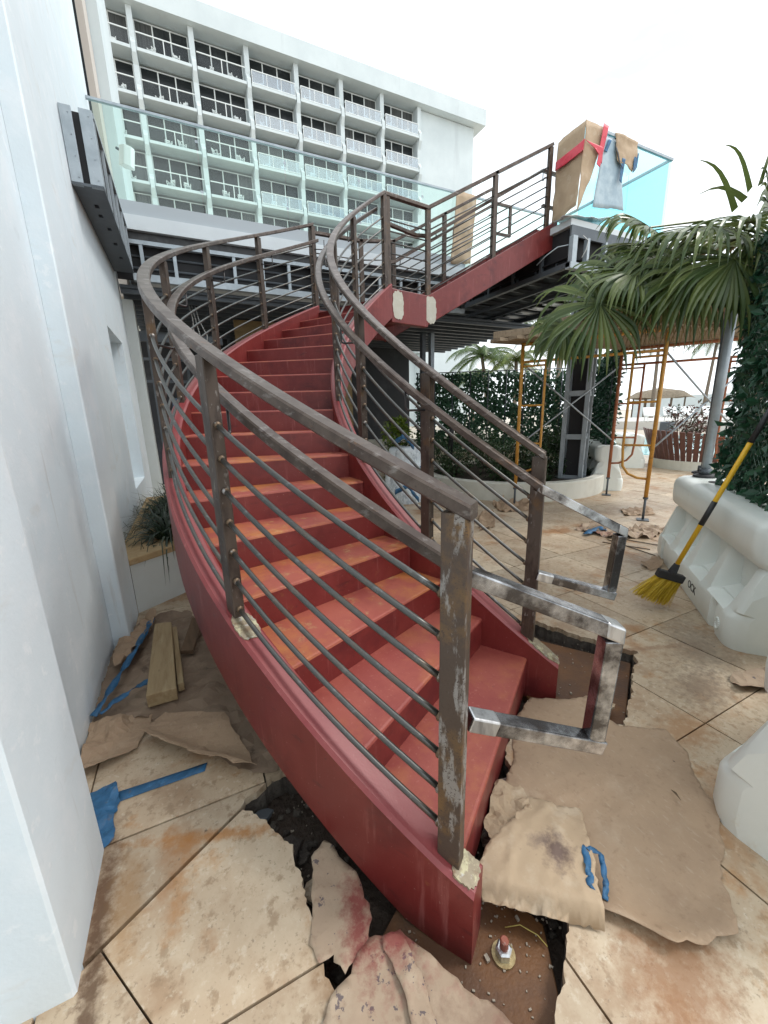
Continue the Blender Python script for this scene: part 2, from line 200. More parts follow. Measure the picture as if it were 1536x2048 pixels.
# ------------------------------------------------------------------ mesh helpers
class MB:
    def __init__(s): s.v = []; s.f = []; s.mi = []
    def add(s, vs, fs, mi=0):
        o = len(s.v); s.v += [tuple(p) for p in vs]
        for f in fs: s.f.append(tuple(i + o for i in f)); s.mi.append(mi)
        return s
    def box(s, c, d, rz=0, mi=0, axes=None):
        hx, hy, hz = d[0] / 2, d[1] / 2, d[2] / 2
        if axes: X, Y, Z = [Vector(a) for a in axes]
        else: X = Vector((math.cos(rz), math.sin(rz), 0)); Y = Vector((-math.sin(rz), math.cos(rz), 0)); Z = Vector((0, 0, 1))
        c = Vector(c); vs = []
        for k in (-1, 1):
            for a, b in ((-1, -1), (1, -1), (1, 1), (-1, 1)): vs.append(c + X * hx * a + Y * hy * b + Z * hz * k)
        return s.add(vs, [(3, 2, 1, 0), (4, 5, 6, 7), (0, 1, 5, 4), (1, 2, 6, 5), (2, 3, 7, 6), (3, 0, 4, 7)], mi)
    def b2(s, x0, x1, y0, y1, z0, z1, mi=0):
        return s.box(((x0 + x1) / 2, (y0 + y1) / 2, (z0 + z1) / 2), (abs(x1 - x0), abs(y1 - y0), abs(z1 - z0)), 0, mi)
    def bar(s, p, q, w, h, up=(0, 0, 1), mi=0):
        p, q = Vector(p), Vector(q); d = q - p; L = d.length; d.normalize()
        u = Vector(up); x = d.cross(u)
        if x.length < 1e-4: x = d.cross(Vector((1, 0, 0)))
        x.normalize(); u = x.cross(d)
        return s.box((p + q) / 2, (w, L, h), mi=mi, axes=(x, d, u))
    def tube(s, p, q, r, n=8, r2=None, mi=0): return s.path([p, q], r, n, r2=r2, mi=mi)
    def path(s, pts, r, n=8, r2=None, mi=0, caps=True):
        pts = [Vector(p) for p in pts]; N = len(pts); rings = []; o = len(s.v); ref = None
        for i, p in enumerate(pts):
            d = (pts[min(i + 1, N - 1)] - pts[max(i - 1, 0)]).normalized()
            if ref is None:
                ref = Vector((0, 0, 1)) if abs(d.z) < .9 else Vector((1, 0, 0))
            x = d.cross(ref).normalized(); y = x.cross(d); ref = y
            rr = (r[i] if isinstance(r, (list, tuple)) else r + ((r2 - r) * i / (N - 1) if r2 is not None else 0))
            for a in range(n):
                t = 2 * math.pi * a / n; s.v.append(tuple(p + x * math.cos(t) * rr + y * math.sin(t) * rr))
        for i in range(N - 1):
            for a in range(n):
                b = (a + 1) % n
                s.f.append((o + i * n + a, o + i * n + b, o + (i + 1) * n + b, o + (i + 1) * n + a)); s.mi.append(mi)
        if caps:
            s.f.append(tuple(o + a for a in range(n))[::-1]); s.mi.append(mi)
            s.f.append(tuple(o + (N - 1) * n + a for a in range(n))); s.mi.append(mi)
        return s
    def sweep(s, pts, prof, sides=None, mi=0, ups=None):
        """profile of (side, up) pairs swept along pts; side vectors horizontal unless given"""
        pts = [Vector(p) for p in pts]; N = len(pts); n = len(prof); o = len(s.v)
        for i, p in enumerate(pts):
            if sides is not None: x = Vector(sides[i]).normalized()
            else:
                a = pts[min(i + 1, N - 1)] - pts[max(i - 1, 0)]
                x = Vector((a.y, -a.x, 0)).normalized()
            up = Vector((0, 0, 1)) if ups is None else Vector(ups[i])
            for (a, b) in prof: s.v.append(tuple(p + x * a + up * b))
        for i in range(N - 1):
            for a in range(n):
                b = (a + 1) % n
                s.f.append((o + i * n + a, o + i * n + b, o + (i + 1) * n + b, o + (i + 1) * n + a)); s.mi.append(mi)
        s.f.append(tuple(o + a for a in range(n))[::-1]); s.mi.append(mi)
        s.f.append(tuple(o + (N - 1) * n + a for a in range(n))); s.mi.append(mi)
        return s
    def prism(s, poly, z0, z1, mi=0):
        n = len(poly); area = sum(poly[i][0] * poly[(i + 1) % n][1] - poly[(i + 1) % n][0] * poly[i][1] for i in range(n))
        if area < 0: poly = poly[::-1]
        vs = [(p[0], p[1], z0) for p in poly] + [(p[0], p[1], z1) for p in poly]
        fs = [tuple(range(n))[::-1], tuple(range(n, 2 * n))] + [(i, (i + 1) % n, n + (i + 1) % n, n + i) for i in range(n)]
        return s.add(vs, fs, mi)
    def ball(s, c, r, n=6, sq=(1, 1, 1), mi=0):
        c = Vector(c); o = len(s.v); R_ = n // 2 + 1
        vs = [c + Vector((0, 0, r * sq[2]))]
        for i in range(1, R_):
            ph = math.pi * i / R_
            for a in range(n): t = 2 * math.pi * a / n; vs.append(c + Vector((r * sq[0] * math.sin(ph) * math.cos(t), r * sq[1] * math.sin(ph) * math.sin(t), r * sq[2] * math.cos(ph))))
        vs.append(c - Vector((0, 0, r * sq[2]))); fs = []
        for a in range(n): fs.append((0, 1 + a, 1 + (a + 1) % n))
        for i in range(R_ - 2):
            for a in range(n): b = (a + 1) % n; fs.append((1 + i * n + a, 1 + (i + 1) * n + a, 1 + (i + 1) * n + b, 1 + i * n + b))
        L = len(vs) - 1
        for a in range(n): fs.append((L, 1 + (R_ - 2) * n + (a + 1) % n, 1 + (R_ - 2) * n + a))
        return s.add(vs, fs, mi)
    def mesh(s, name, mats, smooth=False):
        me = bpy.data.meshes.new(name); me.from_pydata(s.v, [], s.f)
        if not isinstance(mats, (list, tuple)): mats = [mats]
        for m_ in mats: me.materials.append(m_)
        if len(mats) > 1: me.polygons.foreach_set('material_index', s.mi)
        if smooth: me.polygons.foreach_set('use_smooth', [True] * len(me.polygons))
        me.update(); return me
    def build(s, name, mats, parent=None, smooth=False, bevel=0.0, seg=2):
        o = bpy.data.objects.new(name, s.mesh(name, mats, smooth)); COL.objects.link(o)
        if parent is not None: attach(o, parent)
        if bevel:
            b = o.modifiers.new('bevel', 'BEVEL'); b.width = bevel; b.segments = seg; b.limit_method = 'ANGLE'; b.angle_limit = math.radians(40)
        return o
def attach(o, parent):
    o.parent = parent
    o.matrix_parent_inverse = wmat(parent).inverted()
def wmat(o):
    if o.parent is None: return o.matrix_basis.copy()
    return wmat(o.parent) @ o.matrix_parent_inverse @ o.matrix_basis
def tag(o, label=None, cat=None, group=None, kind=None):
    if label: o['label'] = label
    if cat: o['category'] = cat
    if group: o['group'] = group
    if kind: o['kind'] = kind
    return o
def thing(name, label, cat, loc=(0, 0, 0), group=None):
    o = bpy.data.objects.new(name, None); o.empty_display_size = .1; COL.objects.link(o); o.location = loc
    return tag(o, label, cat, group)
def copy_tree(o, parent=None):
    c = o.copy(); COL.objects.link(c)
    if parent is not None: c.parent = parent
    for ch in list(o.children): copy_tree(ch, c)
    return c
def inst(name, me, M_, parent=None):
    o = bpy.data.objects.new(name, me); COL.objects.link(o)
    if parent is not None: attach(o, parent)
    o.matrix_basis = M_
    return o
def TR(loc, rz=0, s=1.0, rx=0, ry=0):
    return Matrix.Translation(loc) @ Matrix.Rotation(rz, 4, 'Z') @ Matrix.Rotation(ry, 4, 'Y') @ Matrix.Rotation(rx, 4, 'X') @ Matrix.Diagonal((s, s, s, 1) if not isinstance(s, tuple) else (*s, 1))
def cdt_keep(polys, keep, extra=()):
    """2-D boolean by constrained triangulation; keep(set of poly indices) -> bool"""
    vs, fs = [], []
    for p in polys:
        n = len(p); area = sum(p[i][0] * p[(i + 1) % n][1] - p[(i + 1) % n][0] * p[i][1] for i in range(n))
        if area < 0: p = p[::-1]
        fs.append(list(range(len(vs), len(vs) + n))); vs += [Vector(q) for q in p]
    vs += [Vector(q) for q in extra]
    V, E, Fc, ov, oe, of = delaunay_2d_cdt(vs, [], fs, 0, 1e-6)
    return [(v.x, v.y) for v in V], [f for f, o_ in zip(Fc, of) if keep(set(o_))]
def slab(V, Fc, z0, z1, mb, zf=None):
    """extrude triangulated 2-D area into a slab"""
    used = sorted({i for f in Fc for i in f}); ix = {j: k for k, j in enumerate(used)}; n = len(used)
    if not n: return mb
    vs = [(V[j][0], V[j][1], z0) for j in used] + [(V[j][0], V[j][1], (z1 if zf is None else zf(*V[j]))) for j in used]
    fs = [tuple(ix[i] for i in f)[::-1] for f in Fc] + [tuple(ix[i] + n for i in f) for f in Fc]
    es = {}
    for f in Fc:
        for a, b in zip(f, list(f[1:]) + [f[0]]): es[(a, b)] = 1
    for (a, b) in es:
        if (b, a) not in es: fs.append((ix[a], ix[b], ix[b] + n, ix[a] + n))
    return mb.add(vs, fs)
def jag(poly, step=.03, amp=.006, seed=0):
    o = []; n = len(poly); f = Vector((seed * 3.1, seed * 1.7, seed * .9))
    for i in range(n):
        a, b = Vector(poly[i]), Vector(poly[(i + 1) % n]); L = (b - a).length; k = max(1, int(L / step))
        nrm = Vector(((b - a).y, -(b - a).x)).normalized() if L > 1e-6 else Vector((0, 0))
        for j in range(k):
            p = a + (b - a) * (j / k); q = Vector((p.x, p.y, 0)) + f
            p = p + nrm * (mnoise.noise(q * 14) * amp * 1.7 + mnoise.noise(q * 55) * amp * .9)
            o.append((p.x, p.y))
    return o
def inpoly(p, poly):
    x, y = p; c = False; n = len(poly)
    for i in range(n):
        x0, y0 = poly[i]; x1, y1 = poly[(i + 1) % n]
        if (y0 > y) != (y1 > y) and x < (x1 - x0) * (y - y0) / (y1 - y0) + x0: c = not c
    return c
# ================================================================== STAIRCASE GEOMETRY
CU, CV = 3.44241, 2.76123
RO, RI = 3.5016, 2.3709
T0, DT, RS = math.radians(221.50176), math.radians(6.1755775), 0.17
def sp(k, rad, z=None):
    t = T0 - DT * k
    return Vector((CU + rad * math.cos(t), CV + rad * math.sin(t), k * RS if z is None else z))
def srad(k):
    t = T0 - DT * k
    return Vector((math.cos(t), math.sin(t), 0))
def frange(a, b, n): return [a + (b - a) * i / n for i in range(n + 1)]
KL = 17.0                       # riser of the landing
LZ = KL * RS                    # landing level 2.89
NV, FV = 4.99, 6.16             # near and far edges of the straight upper flight
U1, U2 = 3.10, 5.30             # upper flight start / end
DZ = 4.09                       # deck level
# ------------------------------------------------------------------ GROUND
PIT = [(0.16, 1.462), (0.01, 1.37), (0.08, 1.252), (0.157, 1.123), (0.153, 1.037), (0.154, 0.965), (0.14, 0.805), (0.154, 0.746), (0.164, 0.605), (0.559, 0.4), (0.622, 0.423), (0.691, 0.45), (0.767, 0.507), (0.829, 0.539), (0.887, 0.572), (1.104, 1.106), (1.443, 1.291), (1.708, 0.951), (1.979, 1.098), (2.357, 1.302), (2.259, 1.469), (2.177, 1.651), (2.10, 1.869), (1.95, 1.95), (1.2, 1.6), (.6, 1.35)]
PITJ = jag(PIT, .012, .014, 3)
TS = 0.65; TU0, TV0 = 2.06, 0.787
g = MB(); g.add([(-400, -400, -.12), (400, -400, -.12), (400, 400, -.12), (-400, 400, -.12)], [(0, 1, 2, 3)])
tag(g.build('ground', DIRT), kind='structure')
# far paving: everything outside the tiled area, laid at tile level
TA = (TU0 - 8 * TS, TU0 + 14 * TS, TV0 - 4 * TS, TV0 + 13 * TS)
outer = [(-300, -300), (300, -300), (300, 300), (-300, 300)]
inner = [(TA[0], TA[2]), (TA[1], TA[2]), (TA[1], TA[3]), (TA[0], TA[3])]
V, Fc = cdt_keep([outer, inner], lambda s: 0 in s and 1 not in s)
PAVE = mat('pale_paving', (0.50, 0.44, 0.36), 0.6, layers=[((0.42, 0.35, 0.27), .6, .42, .62, .8), ((0.58, 0.54, 0.47), 3, .5, .7, .6)], bump=(40, .2, .003))
tag(slab(V, Fc, -.05, -.004, MB()).build('pool_deck_paving', PAVE), kind='structure')
V, Fc = cdt_keep([inner, PITJ], lambda s: 0 in s and 1 not in s)
paving = tag(slab(V, Fc, -.118, -.034, MB()).build('tiled_paving', MORTAR), kind='structure')
# tiles one by one
TH, GAP = .032, .0035
sq = TS / 2 - GAP
tile_mb = MB(); tile_mb.box((0, 0, -TH / 2), (2 * sq, 2 * sq, TH)); tile_me = tile_mb.mesh('tile', TILE)
DIAG = [(-.43, 1.10), (.04, 1.40), (.30, 1.05), (-.20, .72)]    # rotated cut tile by the wall
def in_view(u, v, pad=.75):
    d = Vector((u, v, -H)); z = -d.dot(RZ); 
    if z < .15: return math.hypot(u, v) < 1.6
    x, y = d.dot(RX) / z, d.dot(RY) / z
    return abs(x) < .967 + pad / z and -1.29 - pad / z < y < .6
rt = random.Random(5)
def tile_ob(me, M_):
    return inst('tile', me, M_, paving)
ntile = 0
line_a, line_b = Vector((-.43, 1.097)), Vector((.006, 1.366))
for i in range(-8, 14):
    for j in range(-4, 13):
        cu, cv = TU0 + (i + .5) * TS, TV0 + (j + .5) * TS
        if not in_view(cu, cv) or cu < -1.0 or cu > TA[1]: continue
        if cu < -1.0: continue
        sqp = [(cu - sq, cv - sq), (cu + sq, cv - sq), (cu + sq, cv + sq), (cu - sq, cv + sq)]
        corners_in = any(inpoly(p, PIT) for p in sqp) or any(abs(p[0] - cu) < sq and abs(p[1] - cv) < sq for p in PIT)
        special = (i, j) in ((-4, 0), (-4, -1))
        if (i, j) in ((-3, 0), (-3, -1)): continue
        if special: sqp = [(cu - sq, cv - sq), (cu + sq + TS, cv - sq), (cu + sq + TS, cv + sq), (cu - sq, cv + sq)]
        if not corners_in and not special:
            ntile += 1
            tilt = (rt.uniform(-.0018, .0018), rt.uniform(-.0018, .0018))
            tile_ob(tile_me, Matrix.Translation((cu, cv, rt.uniform(-.0012, .0012))) @ Matrix.Rotation(tilt[0], 4, 'X') @ Matrix.Rotation(tilt[1], 4, 'Y'))
            continue
        # split by the diagonal saw cut when it crosses, then cut away the pit
        if special:
            d = (line_b - line_a).normalized(); nrm = Vector((-d.y, d.x)); big = 3
            up = [line_a - d * big + nrm * .002, line_a + d * big + nrm * .002, line_a + d * big + nrm * big, line_a - d * big + nrm * big]
            dn = [line_a - d * big - nrm * .002, line_a + d * big - nrm * .002, line_a + d * big - nrm * big, line_a - d * big - nrm * big]
            c2 = Vector((-.409, 1.096))
            lf = [c2 - d * .0025, c2 - d * big, c2 - d * big - nrm * big, c2 - nrm * big - d * .0025]
            rg = [c2 + d * .0025, c2 + d * big, c2 + d * big - nrm * big, c2 - nrm * big + d * .0025]
            groups = [[up], [lf], [rg]]
        else: groups = [None]
        for gp in groups:
            polys = [sqp, PITJ] + ([] if gp is None else [[tuple(q) for q in gp[0]]])
            V, Fc = cdt_keep(polys, (lambda s: 0 in s and 1 not in s) if gp is None else (lambda s: 0 in s and 1 not in s and 2 in s))
            if not Fc: continue
            mb = slab(V, Fc, -TH, rt.uniform(-.001, .001), MB())
            mb.build('tile', TILE, paving); ntile += 1
print('tiles', ntile)

# ------------------------------------------------------------------ STAIRCASE
stair = thing('curved_staircase', 'red painted curved steel staircase rising from broken floor to a landing and upper flight', 'staircase', (.6, .8, 0))
def stringer_curve(rad0, rad1, k0, k1, name):
    """box stringer between two radii; flat cut at the foot"""
    ks = frange(k0, k1, 60); mb = MB()
    top = lambda k: k * RS + .095 - (.045 * max(0, min(1, (3 - k) / 2)) if rad0 > 3 else 0)
    bot = lambda k: max(-.07, k * RS - .29)
    o = 0
    prof = []
    for k in ks:
        a, b = sp(k, rad0), sp(k, rad1)
        zt, zb = top(k), bot(k); bv = .012
        e = (b - a); e.z = 0; e.normalize()
        prof.append([Vector((a.x, a.y, zb)), Vector((b.x, b.y, zb)), Vector((b.x, b.y, zt - bv)), Vector((b.x, b.y, zt)) - e * bv, Vector((a.x, a.y, zt)) + e * bv, Vector((a.x, a.y, zt - bv))])
    n = 6
    for p in prof: mb.v += [tuple(q) for q in p]
    for i in range(len(ks) - 1):
        for a in range(n):
            b = (a + 1) % n; mb.f.append((i * n + a, i * n + b, (i + 1) * n + b, (i + 1) * n + a)); mb.mi.append(1 if a in (2, 3, 4) else 0)
    mb.f.append(tuple(range(n))[::-1]); mb.mi.append(0)
    L = (len(ks) - 1) * n; mb.f.append(tuple(L + a for a in range(n))); mb.mi.append(0)
    return mb.build(name, [RISER, STRTOP], stair)
SW = .10
stringer_curve(RO, RO + SW, .83, 17.05, 'stringer')
stringer_curve(RI - SW, RI, .38, 17.35, 'stringer')
# steps: bent plate of riser + tread, straight from inner to outer radius
def step(k, last=False):
    rb = .012
    mb = MB(); rings = []
    for rad in (RI + .001, RO - .001):
        t_len = DT * rad
        pts = []
        z = k * RS
        zlow = (k - 1) * RS if k > 1 else -.03
        # positions along the going, metres from nosing
        seq = [(0, zlow), (0, z - rb), (rb * .3, z - rb * .3), (rb, z), (t_len, z), (t_len, z - .02), (.02, z - .02), (.02, zlow)]
        ring = []
        for (s_, zz) in seq:
            kk = k + s_ / t_len
            a = sp(kk, rad); ring.append(Vector((a.x, a.y, zz)))
        rings.append(ring)
    n = len(rings[0]); mb.v = [tuple(p) for r_ in rings for p in r_]
    for a in range(n):
        b = (a + 1) % n; mb.f.append((a, b, n + b, n + a)); mb.mi.append(1 if a in (1, 2, 3) else 0)
    mb.f.append(tuple(range(n))[::-1]); mb.mi.append(0); mb.f.append(tuple(range(n, 2 * n))); mb.mi.append(0)
    o = mb.build('step', [RISER, TREADD if 3 <= k <= 8 else TREAD], stair)
for k in range(1, 17): step(k)
# landing
la, lb = sp(17, RI), sp(17, RO)
lp = [(la.x, la.y), (U1 + .02, NV + .03), (U1 + .02, FV), (1.95, FV), (lb.x, lb.y)]
mb = MB(); mb.prism(lp, LZ - .06, LZ)
r17 = MB(); 
r17.add([tuple(Vector((la.x, la.y, LZ - RS))), tuple(Vector((lb.x, lb.y, LZ - RS))), (lb.x, lb.y, LZ), (la.x, la.y, LZ)], [(0, 1, 2, 3)])
mb.v += r17.v; mb.f.append(tuple(i + len(mb.v) - 4 for i in (0, 1, 2, 3))); mb.mi.append(0)
mb.build('landing', RISER, stair)
# landing edge beams (near, far) and upper flight
ne0 = sp(17.35, RI - SW); ne0.z = LZ
def box_between(p, q, w, z0, z1, name, mats, side=1):
    p, q = Vector((p[0], p[1])), Vector((q[0], q[1])); d = (q - p).normalized(); nrm = Vector((d.y, -d.x)) * side
    poly = [tuple(p), tuple(q), tuple(q + nrm * w), tuple(p + nrm * w)]
    return MB().prism(poly, z0, z1).build(name, mats, stair, bevel=.008)
lb_near_a = sp(17.3, RI - .05)
box_between((lb_near_a.x, lb_near_a.y + .05), (U1 - .021, NV + .05), SW, LZ - .29, LZ + .10, 'landing_beam', RISER)
box_between((1.86, FV + .1), (U1 + .06, FV + .1), SW, LZ - .25, LZ + .10, 'landing_beam', RISER)
c0 = sp(17.03, RO); c1 = sp(17.03, RO + SW)
MB().prism([(c0.x, c0.y), (c1.x, c1.y), (1.86, FV + .1), (1.97, FV)], LZ - .25, LZ + .10).build('landing_beam', RISER, stair)
SL = (DZ - LZ) / (U2 - U1)
def flight_stringer(v0, v1):
    a, b = U1 - .02, U2 + .06
    zt = lambda u: LZ + .10 + (u - U1) * SL
    poly = [(a, zt(a) - .36), (b, zt(b) - .36), (b, zt(b)), (a, zt(a))]
    mb = MB(); n = 4
    mb.v = [(p[0], v0, p[1]) for p in poly] + [(p[0], v1, p[1]) for p in poly]
    mb.f = [(0, 1, 2, 3), (7, 6, 5, 4)] + [(i, n + i, n + (i + 1) % n, (i + 1) % n) for i in range(4)]; mb.mi = [0] * 6
    return mb.build('stringer', RISER, stair, bevel=.008)
flight_stringer(NV - .05, NV + .05); flight_stringer(FV, FV + .10)
NST = 7
for i in range(1, NST + 1):
    z = LZ + (DZ - LZ) * i / (NST + .0); u = U1 + .05 + (U2 - U1) * (i - 1) / NST
    zp = LZ + (DZ - LZ) * (i - 1) / NST; w = (U2 - U1) / NST
    MB().add([], []).b2(u, u + w + .02, NV + .052, FV - .002, z - .025, z).b2(u, u + .02, NV + .053, FV - .003, zp, z - .026).build('step', RISER, stair)
# scraped patches of primer on the landing corner, bare metal round the post feet
def blob_patch(c, ax, ay, rx, ry, nrm, mname, matl, seed):
    rnd = random.Random(seed); n = 44; c, ax, ay, nrm = Vector(c), Vector(ax).normalized(), Vector(ay).normalized(), Vector(nrm).normalized()
    pts = []
    for i in range(n):
        t = 2 * math.pi * i / n
        ct, st = math.cos(t), math.sin(t)
        e = 3.0; f = (abs(ct) ** e + abs(st) ** e) ** (-1 / e) * (1 + rnd.uniform(-.07, .07))
        pts.append(c + ax * rx * f * ct + ay * ry * f * st)
    mb = MB(); n0 = len(pts)
    mb.add([c + nrm * .003] + [p + nrm * .003 for p in pts] + [p - nrm * .004 for p in pts],
           [(0, 1 + i, 1 + (i + 1) % n0) for i in range(n0)] + [(1 + i, 1 + n0 + i, 1 + n0 + (i + 1) % n0, 1 + (i + 1) % n0) for i in range(n0)])
    return mb.build(mname, matl, stair)
dn = Vector((U1 + .06 - lb_near_a.x, NV + .05 - lb_near_a.y - .05, 0)).normalized(); nn = Vector((dn.y, -dn.x, 0))
blob_patch(Vector((lb_near_a.x, lb_near_a.y + .05, LZ - .085)) + nn * SW + dn * .10, dn, (0, 0, 1), .085, .165, nn, 'primer_patch', BARE, 1)
blob_patch(Vector((U1 + .035, NV - .051, LZ - .075)), (1, 0, 0), (0, 0, 1), .085, .165, (0, -1, 0), 'primer_patch', BARE, 2)
# base plates and anchor bolts in the pit
MB().prism([(.50, .30), (.66, .38), (.80, .60), (.66, .98), (.34, .80)], -.118, -.07).build('base_plate', RUSTPL, stair, bevel=.004)
MB().prism([(1.45, 1.22), (1.76, .98), (2.30, 1.30), (1.98, 1.78), (1.6, 1.6)], -.118, -.062).build('base_plate', RUSTPL, stair, bevel=.004)
def anchor(u, v, z0, s=1.0):
    t = thing('anchor_bolt', 'rusty threaded anchor bolt with hex nut in the base plate', 'bolt', (u, v, z0))
    w = MB(); w.path([(u, v, z0), (u, v, z0 + .007)], .034 * s, 24); w.build('washer', mat('yellowed_washer', (.42, .33, .17), .45, .5, layers=[((.25, .16, .07), 40, .5, .65, .8)]), t)
    w = MB(); w.path([(u, v, z0 + .007), (u, v, z0 + .030), (u, v, z0 + .034)], [.024 * s, .024 * s, .018 * s], 6); w.build('nut', SILV, t)
    w = MB(); w.path([(u, v, z0 + .02), (u, v, z0 + .062), (u, v, z0 + .066)], [.0125 * s, .0125 * s, .009 * s], 14); w.build('threaded_rod', mat('red_oxide_rod', (.26, .075, .045), .5, layers=[((.4, .34, .3), 60, .6, .7, .6)]), t)
    return t
tag(anchor(.640, .600, -.070), 'rusty anchor bolt with hex nut and wide washer beside the stringer foot', 'bolt', 'anchor bolts in the base plates')
tag(anchor(1.87, 1.17, -.062, .9), 'anchor bolt in the rusty plate behind the handrail loop', 'bolt', 'anchor bolts in the base plates')
tag(anchor(.84, .70, -.070, .9), 'anchor bolt half hidden under the folded paper edge', 'bolt', 'anchor bolts in the base plates')

# ------------------------------------------------------------------ RAILINGS
POSTK = [1.05, 3.62, 6.3, 8.95, 11.62, 14.33, 17.05]
BARZ = [.137 + .1195 * i for i in range(7)]
RTOP = 1.10
def rail_prof(w, h, b=.006):
    return [(-w / 2 + b, -h / 2), (w / 2 - b, -h / 2), (w / 2, -h / 2 + b), (w / 2, h / 2 - b), (w / 2 - b, h / 2), (-w / 2 + b, h / 2), (-w / 2, h / 2 - b), (-w / 2, -h / 2 + b)]
def post_at(p, z0, z1, d, par, matl=RUSTP, w=.046, dep=.066):
    """rectangular post; d = direction along the railing"""
    d = Vector((d[0], d[1], 0)).normalized(); x = Vector((d.y, -d.x, 0))
    mb = MB(); mb.box((p[0], p[1], (z0 + z1) / 2), (w, dep, z1 - z0), axes=(x, d, (0, 0, 1)))
    return mb.build('post', matl, par, bevel=.004)
def weld_ring(mb, p, d, r=.0135):
    p = Vector(p); d = Vector(d).normalized()
    mb.path([p, p + d * .006, p + d * .012], [r, r * 1.05, .0095], 7)
def tang(k):
    t = T0 - DT * k
    return Vector((math.sin(t), -math.cos(t), 0))      # upward travel direction
def curved_railing(par, rad, side, k0=1.0):
    """posts, top rail, bars along a helix of radius rad; side=+1 if the walking side is towards the centre"""
    for i, k in enumerate(POSTK):
        b = sp(k, rad); zt = k * RS + RTOP - .02
        post_at((b.x, b.y), k * RS + .03, zt, tang(k), par, matl=(FLAKY if i == 0 and side > 0 else RUSTP))
    # top rail
    ks = frange(POSTK[0] - (.1 if True else 0), POSTK[-1], 90)
    mb = MB(); mb.sweep([sp(k, rad, k * RS + RTOP) for k in ks], rail_prof(.062, .038), sides=[srad(k) for k in ks]); mb.build('top_rail', STEEL, par)
    for j in range(len(POSTK) - 1):
        ka, kb = POSTK[j], POSTK[j + 1]; dk = .034 / (DT * rad)
        wb = MB()
        for z in BARZ:
            ks = frange(ka + dk * .9, kb - dk * .9, 12)
            mb = MB(); mb.path([sp(k, rad, k * RS + z) for k in ks], .0092, 8); mb.build('bar', BAR, par, smooth=True)
            for kk, sg in ((ka + dk, 1), (kb - dk, -1)):
                if kk > .9: weld_ring(wb, sp(kk, rad, kk * RS + z), tang(kk) * sg)
        tag(wb.build('weld_beads', WELD, par, smooth=True), kind='stuff')
def handrail_curve(par, rad, k0, k1, z=.885, w=.05, h=.042, matl=STEEL):
    ks = frange(k0, k1, 80)
    mb = MB(); mb.sweep([sp(k, rad, k * RS + z) for k in ks], rail_prof(w, h), sides=[srad(k) for k in ks]); return mb.build('handrail', matl, par)
def bracket(par, p, q):
    """L bracket: from post p horizontally under the handrail q, then up"""
    p, q = Vector(p), Vector(q); e = Vector((q.x, q.y, p.z)); a = (e - p).normalized()
    mb = MB(); mb.path([p, e - a * .02, e - a * .006 + Vector((0, 0, .006)), e + Vector((0, 0, .02)), q], .0065, 8)
    mb.build('bracket', mat('dark_bracket_steel', (.06, .055, .055), .4, .6), par, smooth=True)
def loop(par, a, top, bot, ret, foot):
    """square handrail return: rail runs from a to top, drops to bot, returns to ret on the post"""
    w = .051
    mb = MB(); d = (Vector(top) - Vector(a)).normalized()
    mb.bar(a, Vector(top) + d * .018, w, .043); mb.build('handrail', BLACKST, par, bevel=.004)
    mb = MB(); mb.bar(Vector(top) + Vector((0, 0, -.024)), Vector(bot) + Vector((0, 0, .022)), 0.050, .047, up=(d.x, d.y, 0)); mb.build('loop_drop', BLACKST, par, bevel=.004)
    mb = MB(); d2 = (Vector(foot) - Vector(bot)).normalized(); mb.bar(Vector(bot) - d2 * .026, foot, .05, .043); mb.build('loop_return', BLACKST, par, bevel=.004)
    mb = MB(); mb.bar(Vector(foot) - d2 * .085, Vector(foot) - d2 * .002, .0525, .0455); mb.build('ground_weld', SILV, par, bevel=.005)
    mb = MB(); mb.box(Vector(top) + Vector((0, 0, .0)) , (.054, .0545, .048), axes=(d, Vector((-d.y, d.x, 0)).normalized(), (0, 0, 1))); mb.build('ground_weld', SILV, par, bevel=.006)
RLo, RLi = RO + .05, RI - .05
left = thing('steel_railing', 'brown bare steel railing along the outer curve of the red stairs', 'railing', tuple(sp(1, RLo, 0)))
curved_railing(left, RLo, 1)
handrail_curve(left, RO - .055, 1.02, 17.0)
for k in POSTK[1:]:
    b = sp(k, RLo - .02, k * RS + .80); q = sp(k + .28, RO - .055, (k + .28) * RS + .87)
    bracket(left, b, q)
p0 = sp(1.02, RO - .055, 1.02 * RS + .885)
loop(left, p0 + Vector((-.02, .02, .008)), (.955, .60, .905), (.955, .615, .530), (.635, .752, .672), (.59, .735, .665))
right = thing('steel_railing', 'brown bare steel railing along the inner curve of the red stairs', 'railing', tuple(sp(1, RLi, 0)))
curved_railing(right, RLi, -1)
handrail_curve(right, RI + .055, .9, 17.0, z=.965)
for k in POSTK[1:]:
    b = sp(k, RLi + .02, k * RS + .88); q = sp(k + .28, RI + .055, (k + .28) * RS + .95)
    bracket(right, b, q)
p0 = sp(.9, RI + .055, .9 * RS + .965)
loop(right, p0 + Vector((-.02, .02, .008)), (1.85, 1.18, .90), (1.85, 1.20, .55), (1.52, 1.37, .655), (1.545, 1.405, .645))
# bare metal patches under the first posts
for rad, kk, sc in ((RLo, .93, .36), (RLo, 3.42, .6), (RLi, .72, .9), (RLi, 3.6, .5)):
    c = sp(kk, rad, kk * RS + .0965 - (.045 * max(0, min(1, (3 - kk) / 2)) if rad > 3 else 0)); tg = tang(kk); tg = (tg + Vector((0, 0, RS / (DT * rad)))).normalized()
    blob_patch(c, tg, srad(kk), .115 * sc, .043, srad(kk).cross(tg) * (1 if srad(kk).cross(tg).z > 0 else -1), 'scraped_patch', BAREM, int(kk * 10) + int(rad))
